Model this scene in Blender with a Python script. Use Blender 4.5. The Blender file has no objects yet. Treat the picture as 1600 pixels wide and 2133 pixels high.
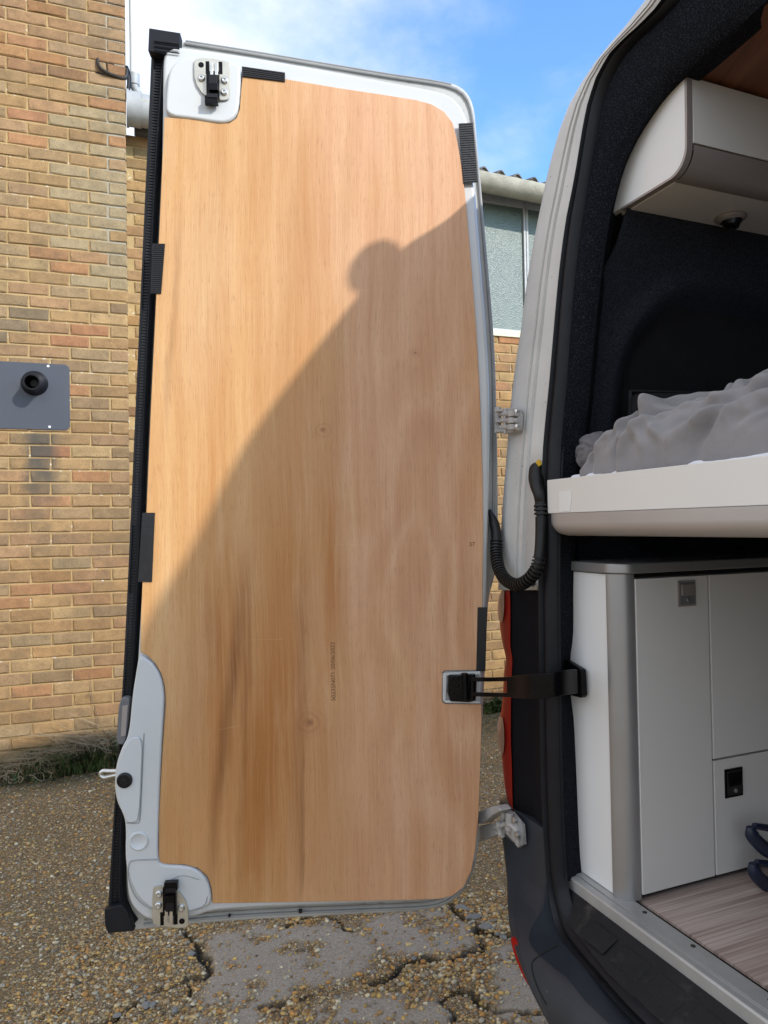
import bpy, bmesh, math, random
import numpy as np
from mathutils import Vector, Matrix, noise as mnoise
random.seed(7); rng = np.random.RandomState(7)
SC = bpy.context.scene
COL = SC.collection
# ------------------------------------------------------------------ camera
CH = 1.43; F = 1480.0
cam_d = bpy.data.cameras.new('camera'); cam = bpy.data.objects.new('camera', cam_d); COL.objects.link(cam)
cam_d.sensor_fit = 'VERTICAL'; cam_d.sensor_height = 24.0; cam_d.lens = F/2133*24.0
cam_d.clip_start = 0.02; cam_d.clip_end = 500
CM = Matrix.Rotation(math.radians(90+1.12), 4, 'X') @ Matrix.Rotation(-0.017, 4, 'Z')
cam.matrix_world = Matrix.Translation((0, 0, CH)) @ CM
SC.camera = cam
CR = np.array(CM.to_3x3()); C0 = np.array([0, 0, CH])
def hd(a): a = math.radians(a); return np.array([math.sin(a), math.cos(a), 0.])
vf = hd(68); vr = hd(158)                   # van forward, van right
dd = hd(85); dn = hd(175)                   # door: hinge direction, inner face normal
wd = hd(70.6); wn = hd(160.6)               # wall direction, wall normal
ZZ = np.array([0, 0, 1.])
D0 = np.array([0, 1.59, 0.])
# ------------------------------------------------------------------ sun and sky
SA, SB = 0.475, 0.63
tosun = Vector(vr + SA*vf + SB*ZZ).normalized()
sun_d = bpy.data.lights.new('sun', 'SUN'); sun_d.energy = 2.25; sun_d.angle = math.radians(0.95); sun_d.color = (1.0, 0.93, 0.82)
sun = bpy.data.objects.new('sun', sun_d); COL.objects.link(sun)
sun.rotation_euler = tosun.to_track_quat('Z', 'Y').to_euler(); sun.location = (0, 0, 20)
world = bpy.data.worlds.new('World'); SC.world = world; world.use_nodes = True
wt = world.node_tree; wt.nodes.clear()
wo = wt.nodes.new('ShaderNodeOutputWorld'); bg = wt.nodes.new('ShaderNodeBackground'); bg.inputs['Strength'].default_value = 0.15
sky = wt.nodes.new('ShaderNodeTexSky'); sky.sky_type = 'NISHITA'; sky.sun_disc = False
sky.sun_elevation = math.asin(tosun.z); sky.sun_rotation = math.atan2(tosun.x, tosun.y)
sky.air_density = 1.0; sky.dust_density = 0.6; sky.ozone_density = 1.6
tcw = wt.nodes.new('ShaderNodeTexCoord')
def wn_math(op, a, b=None, c=None):
    n = wt.nodes.new('ShaderNodeMath'); n.operation = op
    for i, v in enumerate((a, b, c)):
        if v is None: continue
        if isinstance(v, (int, float)): n.inputs[i].default_value = v
        else: wt.links.new(v, n.inputs[i])
    return n.outputs[0]
def wnoise(scale, detail, rough, off, sx=1, sy=1, sz=1):
    mp = wt.nodes.new('ShaderNodeMapping'); mp.inputs['Location'].default_value = off; mp.inputs['Scale'].default_value = (sx, sy, sz)
    wt.links.new(tcw.outputs['Generated'], mp.inputs['Vector'])
    n = wt.nodes.new('ShaderNodeTexNoise'); n.inputs['Scale'].default_value = scale; n.inputs['Detail'].default_value = detail
    n.inputs['Roughness'].default_value = rough; wt.links.new(mp.outputs[0], n.inputs['Vector']); return n.outputs['Fac']
sepw = wt.nodes.new('ShaderNodeSeparateXYZ'); wt.links.new(tcw.outputs['Generated'], sepw.inputs[0])
n1 = wnoise(2.2, 7, 0.55, (3.1, 1.7, 0.4), 1, 1, 1.6); n2 = wnoise(6.0, 6, 0.6, (8.1, 2.7, 5.4), 1, 1, 1.8)
# the cloud bank thickens towards the left (west) part of the sky and fades towards the right
bias = wn_math('ADD', wn_math('MULTIPLY_ADD', sepw.outputs['X'], -1.15, 0.0), wn_math('MULTIPLY', wn_math('MAXIMUM', wn_math('MULTIPLY', sepw.outputs['Y'], -1.0), 0.0), 0.9))  # the Y part adds unseen cloud behind the camera to neutralise blue shade
cl = wn_math('ADD', wn_math('ADD', wn_math('MULTIPLY', n1, 1.1), wn_math('MULTIPLY', n2, 0.5)), bias)
mr = wt.nodes.new('ShaderNodeMapRange'); mr.interpolation_type = 'SMOOTHSTEP'
mr.inputs['From Min'].default_value = 0.66; mr.inputs['From Max'].default_value = 1.22; wt.links.new(cl, mr.inputs['Value'])
mr.inputs['To Max'].default_value = 0.92
skyc = wt.nodes.new('ShaderNodeMix'); skyc.data_type = 'RGBA'; skyc.blend_type = 'MULTIPLY'; skyc.inputs['Factor'].default_value = 1.0
wt.links.new(sky.outputs['Color'], skyc.inputs['A']); skyc.inputs['B'].default_value = (0.88, 1.22, 1.62, 1)
mixw = wt.nodes.new('ShaderNodeMix'); mixw.data_type = 'RGBA'
wt.links.new(mr.outputs[0], mixw.inputs['Factor']); wt.links.new(skyc.outputs['Result'], mixw.inputs['A']); mixw.inputs['B'].default_value = (4.3, 4.5, 4.8, 1)
wt.links.new(mixw.outputs['Result'], bg.inputs['Color']); wt.links.new(bg.outputs[0], wo.inputs['Surface'])
SC.view_settings.view_transform = 'Standard'; SC.view_settings.look = 'None'; SC.view_settings.exposure = 0.86; SC.view_settings.gamma = 1.0
SC.view_settings.use_curve_mapping = False

# ------------------------------------------------------------------ geometry helpers
def ray(x, y): return CR @ np.array([(x-800)/F, -(y-1066.5)/F, -1.])
def pl(x, y, P, n):
    d = ray(x, y); return C0 + d*(np.dot(P-C0, n)/np.dot(d, n))
Hp = pl(1060, 1093, D0, dn); Hp[2] = 0
def V(w, v, h): return Hp + w*vr + v*vf + h*ZZ              # van frame: right of hinge line, forward of rear plane, height
def vanc(P): q = P-Hp; return float(q@vr), float(q@vf), float(P[2])
def rear(x, y, v=0.): return pl(x, y, Hp+v*vf, vf)
def side(x, y, w): return pl(x, y, Hp+w*vr, vr)
def flat(x, y, z): return pl(x, y, np.array([0, 0, z]), ZZ)
def door(x, y, t=0.): return pl(x, y, D0+t*dn, dn)
def wallp(x, y, c): return pl(x, y, np.array([0, c, 0.]), wn)

def lin(c):
    return tuple((x/12.92 if x <= .04045 else ((x+.055)/1.055)**2.4) for x in c)

# ------------------------------------------------------------------ objects
ORI = {}
def setp(o, label=None, cat=None, group=None, kind=None):
    if label: o['label'] = label
    if cat: o['category'] = cat
    if group: o['group'] = group
    if kind: o['kind'] = kind
def thing(name, loc, label, cat, group=None):
    o = bpy.data.objects.new(name, None); COL.objects.link(o); o.location = Vector(loc); ORI[o] = np.array(loc, float)
    o.empty_display_size = 0.1; setp(o, label, cat, group); return o
class MB:
    def __init__(s): s.v = []; s.f = []; s.m = []
    def add(s, vs, fs, m=0):
        o = len(s.v); s.v += [tuple(map(float, p)) for p in vs]; s.f += [tuple(i+o for i in q) for q in fs]; s.m += [m]*len(fs)
    def box(s, c, ax, ay, az, hx, hy, hz, m=0):
        c = np.array(c, float); P = []
        for k in (-1, 1):
            for j in (-1, 1):
                for i in (-1, 1): P.append(c+i*hx*ax+j*hy*ay+k*hz*az)
        s.add(P, [(0, 2, 3, 1), (4, 5, 7, 6), (0, 1, 5, 4), (2, 6, 7, 3), (0, 4, 6, 2), (1, 3, 7, 5)], m)
    def cyl(s, a, b, ra, rb=None, n=20, m=0, caps=True):
        a = np.array(a, float); b = np.array(b, float); rb = ra if rb is None else rb
        t = (b-a)/np.linalg.norm(b-a); u = np.cross(t, ZZ if abs(t[2]) < .9 else np.array([1., 0, 0])); u /= np.linalg.norm(u); w = np.cross(t, u)
        P = [a+ra*(math.cos(q)*u+math.sin(q)*w) for q in np.linspace(0, 2*math.pi, n, endpoint=False)]
        P += [b+rb*(math.cos(q)*u+math.sin(q)*w) for q in np.linspace(0, 2*math.pi, n, endpoint=False)]
        fs = [(i, (i+1) % n, n+(i+1) % n, n+i) for i in range(n)]
        if caps: fs += [tuple(range(n-1, -1, -1)), tuple(range(n, 2*n))]
        s.add(P, fs, m)
    def lathe(s, a, axis, prof, n=28, m=0):
        a = np.array(a, float); t = np.array(axis, float); t /= np.linalg.norm(t)
        u = np.cross(t, ZZ if abs(t[2]) < .9 else np.array([1., 0, 0])); u /= np.linalg.norm(u); w = np.cross(t, u)
        P = []; fs = []
        for (d, r) in prof: P += [a+d*t+r*(math.cos(q)*u+math.sin(q)*w) for q in np.linspace(0, 2*math.pi, n, endpoint=False)]
        for k in range(len(prof)-1):
            fs += [(k*n+i, k*n+(i+1) % n, (k+1)*n+(i+1) % n, (k+1)*n+i) for i in range(n)]
        s.add(P, fs, m)
    def tube(s, path, rad, n=12, m=0, caps=True, flat=1.0):
        path = [np.array(p, float) for p in path]; N = len(path)
        if not hasattr(rad, '__len__'): rad = [rad]*N
        P = []; fs = []; u = None
        for i in range(N):
            t = path[min(i+1, N-1)]-path[max(i-1, 0)]; t /= (np.linalg.norm(t)+1e-12)
            if u is None: u = np.cross(t, ZZ if abs(t[2]) < .9 else np.array([1., 0, 0]))
            u = u-t*(u@t); u /= np.linalg.norm(u); w = np.cross(t, u)
            P += [path[i]+rad[i]*(math.cos(q)*u+flat*math.sin(q)*w) for q in np.linspace(0, 2*math.pi, n, endpoint=False)]
        for k in range(N-1): fs += [(k*n+i, k*n+(i+1) % n, (k+1)*n+(i+1) % n, (k+1)*n+i) for i in range(n)]
        if caps: fs += [tuple(range(n-1, -1, -1)), tuple((N-1)*n+i for i in range(n))]
        s.add(P, fs, m)
    def loft(s, rings, closed=False, m=0):
        n = len(rings[0]); P = [p for r in rings for p in r]; fs = []
        for k in range(len(rings)-1):
            for i in range(n if closed else n-1):
                j = (i+1) % n; fs.append((k*n+i, k*n+j, (k+1)*n+j, (k+1)*n+i))
        s.add(P, fs, m)
    def slab(s, pts, ext, m=0):                                   # planar outline, extruded along ext (its real thickness)
        n = len(pts); pts = [np.array(p, float) for p in pts]; P = pts+[p+ext for p in pts]
        s.add(P, [tuple(range(n)), tuple(range(2*n-1, n-1, -1))]+[(i, n+i, n+(i+1) % n, (i+1) % n) for i in range(n)], m)
    def build(s, name, mats, parent=None, smooth=False, bevel=0, seg=2, base=None, angle=35, **kw):
        if not isinstance(mats, (list, tuple)): mats = [mats]
        if parent is not None: org = ORI[parent]
        elif base is not None: org = np.array(base, float)
        else:
            a = np.array(s.v); org = np.array([(a[:, 0].min()+a[:, 0].max())/2, (a[:, 1].min()+a[:, 1].max())/2, a[:, 2].min()])
        me = bpy.data.meshes.new(name); me.from_pydata([tuple(np.array(p)-org) for p in s.v], [], s.f)
        for mm in mats: me.materials.append(mm)
        if len(mats) > 1: me.polygons.foreach_set('material_index', s.m)
        bm = bmesh.new(); bm.from_mesh(me); bmesh.ops.recalc_face_normals(bm, faces=bm.faces); bm.to_mesh(me); bm.free()
        if smooth or bevel: me.shade_smooth(); me.set_sharp_from_angle(angle=math.radians(angle))
        o = bpy.data.objects.new(name, me); COL.objects.link(o); ORI[o] = org
        if parent is not None: o.parent = parent
        else: o.location = Vector(org)
        if bevel:
            b = o.modifiers.new('bevel', 'BEVEL'); b.width = bevel; b.segments = seg; b.limit_method = 'ANGLE'; b.angle_limit = math.radians(40); b.harden_normals = True
            me.shade_smooth()
        setp(o, **kw); return o
def chaikin(P, it=2, closed=True):
    P = [np.array(p, float) for p in P]
    for _ in range(it):
        Q = []; n = len(P)
        rngi = range(n if closed else n-1)
        if not closed: Q.append(P[0])
        for i in rngi:
            a, b = P[i], P[(i+1) % n]; Q += [.75*a+.25*b, .25*a+.75*b]
        if not closed: Q.append(P[-1])
        P = Q
    return P
def resample(P, n):
    P = np.array(P, float); d = np.r_[0, np.cumsum(np.linalg.norm(np.diff(P, axis=0), axis=1))]
    t = np.linspace(0, d[-1], n); return np.stack([np.interp(t, d, P[:, k]) for k in range(P.shape[1])], 1)
def spline(P, n):
    P = [np.array(p, float) for p in P]; out = []; Q = [2*P[0]-P[1]]+P+[2*P[-1]-P[-2]]
    k = max(2, n//(len(P)-1)+1)
    for i in range(1, len(Q)-2):
        for t in np.linspace(0, 1, k, endpoint=False):
            a, b, c, d = Q[i-1], Q[i], Q[i+1], Q[i+2]
            out.append(.5*((2*b)+(c-a)*t+(2*a-5*b+4*c-d)*t*t+(3*b-a-3*c+d)*t**3))
    out.append(P[-1]); return resample(out, n)

# ------------------------------------------------------------------ materials
class NT:
    def __init__(s, name):
        s.m = bpy.data.materials.new(name); s.m.use_nodes = True; s.t = s.m.node_tree; s.t.nodes.clear()
        s.o = s.t.nodes.new('ShaderNodeOutputMaterial'); s.b = s.t.nodes.new('ShaderNodeBsdfPrincipled'); s.t.links.new(s.b.outputs[0], s.o.inputs['Surface'])
    def n(s, k, **kw):
        q = s.t.nodes.new(k)
        for a, v in kw.items(): setattr(q, a, v)
        return q
    def L(s, a, b): s.t.links.new(a, b)
    def put(s, inp, v):
        if isinstance(v, (int, float)): inp.default_value = v
        elif isinstance(v, (tuple, list)): inp.default_value = (v+(1,))[:4] if len(v) == 3 and inp.type == 'RGBA' else v
        else: s.L(v, inp)
    def math(s, op, a, b=None, c=None, clamp=False):
        q = s.n('ShaderNodeMath', operation=op); q.use_clamp = clamp
        for i, v in enumerate((a, b, c)):
            if v is not None: s.put(q.inputs[i], v)
        return q.outputs[0]
    def coord(s, k='Object', scale=(1, 1, 1), loc=(0, 0, 0), rot=(0, 0, 0)):
        src = s.n('ShaderNodeNewGeometry').outputs['Position'] if k == 'World' else s.n('ShaderNodeTexCoord').outputs[k]
        mp = s.n('ShaderNodeMapping'); s.L(src, mp.inputs[0])
        mp.inputs['Scale'].default_value = scale; mp.inputs['Location'].default_value = loc; mp.inputs['Rotation'].default_value = rot
        return mp.outputs[0]
    def noise(s, vec, scale=5, detail=5, rough=.55, dist=0, col=False):
        q = s.n('ShaderNodeTexNoise'); s.L(vec, q.inputs['Vector']); q.inputs['Scale'].default_value = scale; q.inputs['Detail'].default_value = detail
        q.inputs['Roughness'].default_value = rough; q.inputs['Distortion'].default_value = dist; return q.outputs['Color' if col else 'Fac']
    def voro(s, vec, scale, out='Distance', feat='F1', rand=1.0):
        q = s.n('ShaderNodeTexVoronoi', feature=feat); s.L(vec, q.inputs['Vector']); q.inputs['Scale'].default_value = scale; q.inputs['Randomness'].default_value = rand
        return q.outputs[out]
    def ramp(s, fac, stops, interp='LINEAR'):
        q = s.n('ShaderNodeValToRGB'); s.L(fac, q.inputs[0]); cr = q.color_ramp; cr.interpolation = interp
        while len(cr.elements) < len(stops): cr.elements.new(.5)
        for e, (p, c) in zip(cr.elements, stops): e.position = p; e.color = (c if len(c) == 4 else tuple(c)+(1,))
        return q.outputs[0]
    def sm(s, x, a, b, lo=0., hi=1.):
        q = s.n('ShaderNodeMapRange', interpolation_type='SMOOTHSTEP'); s.put(q.inputs['Value'], x)
        q.inputs['From Min'].default_value = a; q.inputs['From Max'].default_value = b; q.inputs['To Min'].default_value = lo; q.inputs['To Max'].default_value = hi; return q.outputs[0]
    def mix(s, f, a, b, mode='MIX'):
        q = s.n('ShaderNodeMix', data_type='RGBA', blend_type=mode); s.put(q.inputs['Factor'], f); s.put(q.inputs['A'], a); s.put(q.inputs['B'], b); return q.outputs['Result']
    def bump(s, h, strength=.3, dist=.01, nrm=None):
        q = s.n('ShaderNodeBump'); q.inputs['Strength'].default_value = strength; q.inputs['Distance'].default_value = dist; s.L(h, q.inputs['Height'])
        if nrm is not None: s.L(nrm, q.inputs['Normal'])
        s.L(q.outputs[0], s.b.inputs['Normal']); return q.outputs[0]
    def fin(s, col=None, rough=.5, metal=0, spec=None, coat=None):
        if col is not None: s.put(s.b.inputs['Base Color'], col)
        s.put(s.b.inputs['Roughness'], rough); s.put(s.b.inputs['Metallic'], metal)
        if spec is not None: s.b.inputs['Specular IOR Level'].default_value = spec
        if coat: s.b.inputs['Coat Weight'].default_value = coat; s.b.inputs['Coat Roughness'].default_value = .08
        return s.m
def simple(name, col, rough=.5, metal=0, var=.15, nscale=12, bump=.1, bscale=250, bdist=.0006, coat=None, spec=None, specks=None, dirt=None, rvar=.12):
    t = NT(name); c = t.coord('World')
    nz = t.noise(c, nscale, 6, .6)
    lo = tuple(x*(1-var) for x in col); hi = tuple(min(1, x*(1+var)) for x in col)
    k = t.ramp(nz, [(.3, lo), (.7, hi)])
    if dirt:                                                       # (colour, amount, scale)
        d = t.sm(t.noise(c, dirt[2], 8, .7), 1-dirt[1]*.62, 1-dirt[1]*.62+.16)
        k = t.mix(t.math('MULTIPLY', d, .75), k, dirt[0])
    if specks:                                                     # (colour, scale, size)
        sp = t.voro(c, specks[1]); on = t.math('GREATER_THAN', t.noise(c, specks[1]*.31, 2), .60)
        k = t.mix(t.math('MULTIPLY', t.math('LESS_THAN', sp, specks[2]), on), k, specks[0])
    r = t.math('MULTIPLY_ADD', t.noise(c, nscale*2.3, 5), rvar*2, rough-rvar, clamp=True)
    if bump: t.bump(t.noise(c, bscale, 3, .6), bump, bdist)
    return t.fin(k, r, metal, spec, coat)

M = {}
M['white'] = simple('white_paint', (.54, .55, .545), .36, var=.035, nscale=5, bump=.25, bscale=14, bdist=.0012, coat=.4, specks=((.25, .2, .15), 60, .07), dirt=((.46, .43, .38), .45, 3.5))
M['white_old'] = simple('dusty_white_paint', (.60, .60, .585), .5, var=.08, nscale=9, bump=.25, bscale=70, bdist=.0008, specks=((.12, .10, .08), 75, .10), dirt=((.33, .30, .26), .64, 6))
M['rim'] = simple('grimy_rim_paint', (.42, .415, .39), .55, var=.12, nscale=12, bump=.3, bscale=80, bdist=.0008, specks=((.10, .08, .06), 60, .13), dirt=((.20, .18, .15), .72, 9))
M['rubber'] = simple('black_rubber', (.0065, .0075, .011), .5, var=.3, nscale=30, bump=.2, bscale=200, spec=.3, dirt=((.022, .022, .022), .5, 10))
M['tape'] = simple('black_cloth_tape', (.006, .006, .008), .42, var=.3, nscale=40, bump=.5, bscale=120, bdist=.001)
M['blackpl'] = simple('black_plastic', (.006, .006, .008), .34, var=.2, nscale=20, bump=.1, bscale=300, spec=.35)
M['matt'] = simple('matt_black_panel', (.0045, .0045, .0065), .6, var=.2, nscale=14, bump=.3, bscale=90, spec=.2)
M['gloss'] = simple('gloss_black', (.002, .002, .003), .3, var=.1, nscale=10, bump=.05, spec=.2)
M['steel'] = simple('zinc_plate', (.55, .53, .46), .42, metal=.75, var=.12, nscale=25, bump=.2, bscale=120, dirt=((.25, .2, .14), .6, 20))
M['bolt'] = simple('bolt_steel', (.62, .62, .60), .3, metal=.9, var=.1, nscale=50)
M['alu'] = simple('satin_aluminium', (.34, .34, .345), .36, metal=.6, var=.05, nscale=6, bump=.08, bscale=400)
M['alud'] = simple('taupe_aluminium_trim', (.33, .295, .28), .42, metal=.4, var=.06, nscale=6, bump=.08, bscale=400)
M['strip'] = simple('threshold_aluminium', (.46, .46, .45), .45, metal=.45, var=.1, nscale=14, bump=.2, bscale=150, dirt=((.28, .26, .23), .6, 8))
M['cab'] = simple('white_laminate', (.76, .765, .76), .32, var=.01, nscale=3, bump=0, bscale=35, bdist=.0006, rvar=.03)
M['cabd'] = simple('pale_grey_laminate', (.62, .61, .59), .26, var=.015, nscale=3, bump=.08, bscale=25, bdist=.0006, rvar=.03)
M['bedw'] = simple('cream_laminate', (.74, .725, .69), .28, var=.02, nscale=3, bump=.04, bscale=35, rvar=.03)
M['bumper'] = simple('worn_bumper_plastic', (.024, .029, .038), .42, var=.25, nscale=7, bump=.35, bscale=260, bdist=.0006, dirt=((.085, .085, .085), .62, 7), specks=((.12, .12, .12), 40, .06))
M['tread'] = simple('dusty_tread_plastic', (.013, .013, .0145), .6, var=.25, nscale=9, bump=.5, bscale=150, bdist=.001, dirt=((.075, .070, .060), .80, 7), spec=.3)
M['conduit'] = simple('conduit_plastic', (.008, .008, .008), .42, var=.2, nscale=30, bump=.1, spec=.35)
M['navy'] = simple('dark_navy_plastic', (.012, .018, .040), .35, var=.2, nscale=20, bump=.1)
M['grey'] = simple('grey_plastic', (.13, .13, .135), .42, var=.1, nscale=20, bump=.15)
M['hinge'] = simple('painted_hinge_casting', (.40, .385, .37), .5, var=.14, nscale=40, bump=.35, bscale=90, bdist=.0012, dirt=((.10, .09, .08), .72, 28))
M['pvc'] = simple('white_pvc', (.80, .81, .80), .35, var=.03, nscale=4, bump=.03)
M['gutter'] = simple('weathered_cement_gutter', (.40, .385, .32), .85, var=.2, nscale=10, bump=.6, bscale=60, bdist=.004, dirt=((.16, .15, .11), .70, 7))
M['ggrey'] = simple('grey_pipe_fitting', (.34, .35, .35), .55, var=.15, nscale=12, bump=.3, bscale=60, dirt=((.12, .11, .09), .68, 10))
M['roof'] = simple('corrugated_cement_sheet', (.13, .12, .105), .9, var=.3, nscale=14, bump=.7, bscale=50, bdist=.004, dirt=((.06, .058, .05), .74, 9))
M['winfr'] = simple('painted_window_frame', (.33, .34, .34), .5, var=.1, nscale=20, bump=.2)
M['sill'] = simple('cream_window_sill', (.60, .57, .42), .7, var=.1, nscale=20, bump=.3, dirt=((.35, .3, .2), .6, 12))
M['iron'] = simple('rusty_iron', (.05, .045, .04), .6, metal=.3, var=.3, nscale=30, bump=.4, dirt=((.3, .29, .27), .5, 30))
M['plate'] = simple('slate_grey_steel_plate', (.052, .058, .072), .38, var=.05, nscale=2.5, bump=.04, bscale=8, bdist=.003)
M['sheet'] = simple('white_cotton_sheet', (.78, .79, .83), .85, var=.03, nscale=10, bump=.4, bscale=60, bdist=.003)
M['pillow'] = simple('black_fabric_cushion', (.012, .012, .016), .8, var=.2, nscale=20, bump=.5, bscale=200, bdist=.001)
M['leaf_y'] = simple('yellow_leaf', (.60, .38, .02), .5, var=.3, nscale=90, dirt=((.10, .10, .02), .6, 90))
M['stem'] = simple('dry_stem', (.26, .20, .12), .8, var=.4, nscale=8, bump=.2)
M['grass'] = simple('weed_green', (.055, .085, .022), .6, var=.75, nscale=9, bump=.1)
M['brush'] = simple('bramble_brown', (.10, .075, .05), .8, var=.4, nscale=10)
M['void'] = simple('dark_hole', (.012, .011, .010), .9, var=.2)
M['ink'] = simple('faded_brown_ink', (.17, .085, .04), .8, var=.3, nscale=200, bump=0)
M['amber'] = simple('grey_line', (.30, .30, .29), .5, var=.1)

def duvet_mat():
    t = NT('grey_cotton_duvet'); c = t.coord('World')
    k = t.ramp(t.noise(c, 9, 4), [(.3, (.23, .22, .225)), (.7, (.285, .27, .275))])
    wv = t.noise(c, 700, 2, .5)
    t.bump(t.math('ADD', t.math('MULTIPLY', wv, .15), t.noise(c, 28, 5, .55)), .55, .005)
    t.b.inputs['Sheen Weight'].default_value = .25
    return t.fin(k, .9)
M['duvet'] = duvet_mat()
def carpet_mat():
    t = NT('charcoal_van_carpet'); c = t.coord('World')
    n = t.noise(c, 420, 3, .8); k = t.ramp(n, [(.42, (.0025, .003, .005)), (.56, (.010, .012, .018)), (.72, (.060, .068, .092))])
    t.bump(n, .9, .003); return t.fin(k, .95, spec=.15)
M['carpet'] = carpet_mat()
def lining_mat():
    t = NT('black_felt_lining'); c = t.coord('World')
    n = t.noise(c, 300, 3, .8); k = t.ramp(n, [(.4, (.010, .012, .018)), (.7, (.040, .046, .064))])
    t.bump(n, .6, .002); return t.fin(k, .92, spec=.2)
M['lining'] = lining_mat()
M['recess'] = simple('shaded_recess_lining', (.0075, .008, .012), .8, var=.3, nscale=9, bump=.4, bscale=240, bdist=.001)  # darker than the lining: the shade of the recess is put into the colour
def paint_text_ceiling():
    t = NT('red_brown_ceiling_ply'); c = t.coord('World', scale=(30, 3, 3), rot=(0, 0, math.radians(22)))
    k = t.ramp(t.noise(c, 1.2, 8, .65, .5), [(.3, (.11, .040, .018)), (.7, (.24, .095, .045))]); return t.fin(k, .5)
M['ceil'] = paint_text_ceiling()
def floor_mat():
    t = NT('striated_wood_vinyl'); c = t.coord('World', rot=(0, 0, -math.radians(22)))   # stripes run forward through the van
    c1 = t.n('ShaderNodeMapping'); t.L(c, c1.inputs[0]); c1.inputs['Scale'].default_value = (3.0, 190, 1)
    c2 = t.n('ShaderNodeMapping'); t.L(c, c2.inputs[0]); c2.inputs['Scale'].default_value = (1.6, 48, 1)
    a = t.noise(c1.outputs[0], 1, 4, .6, .2); b = t.noise(c2.outputs[0], 1, 5, .6, .2)
    m = t.math('ADD', t.math('MULTIPLY', a, .6), t.math('MULTIPLY', b, .4))
    k = t.ramp(m, [(.34, (.24, .165, .135)), (.46, (.43, .33, .285)), (.58, (.56, .46, .41)), (.7, (.64, .55, .49))])
    t.bump(a, .2, .0008); return t.fin(k, .42)
M['vinyl'] = floor_mat()
def red_mat(name, col, rough=.12):
    t = NT(name); c = t.coord('World'); k = t.ramp(t.noise(c, 20, 4), [(.3, tuple(x*.85 for x in col)), (.7, col)])
    t.bump(t.math('SINE', t.math('MULTIPLY', t.n('ShaderNodeSeparateXYZ').outputs[2], 1.0)), .0, .001)
    return t.fin(k, rough, spec=.08)
M['red'] = red_mat('red_lamp_lens', (.36, .012, .008), .45); M['clear'] = red_mat('smoky_clear_lens', (.48, .31, .24), .3)
def glass_mat():
    t = NT('obscured_wired_glass'); c = t.coord('World', rot=(0, 0, math.radians(-19.4)))
    v = t.voro(c, 130); g = t.noise(c, 5, 4, .6)
    k = t.ramp(g, [(.3, (.065, .095, .085)), (.7, (.12, .16, .14))])
    k = t.mix(t.sm(v, .0, .35, .5, 0.), k, (.26, .31, .29))
    t.bump(v, .6, .003); return t.fin(k, t.math('MULTIPLY_ADD', g, .3, .22), spec=.5)
M['glass'] = glass_mat()

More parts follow.
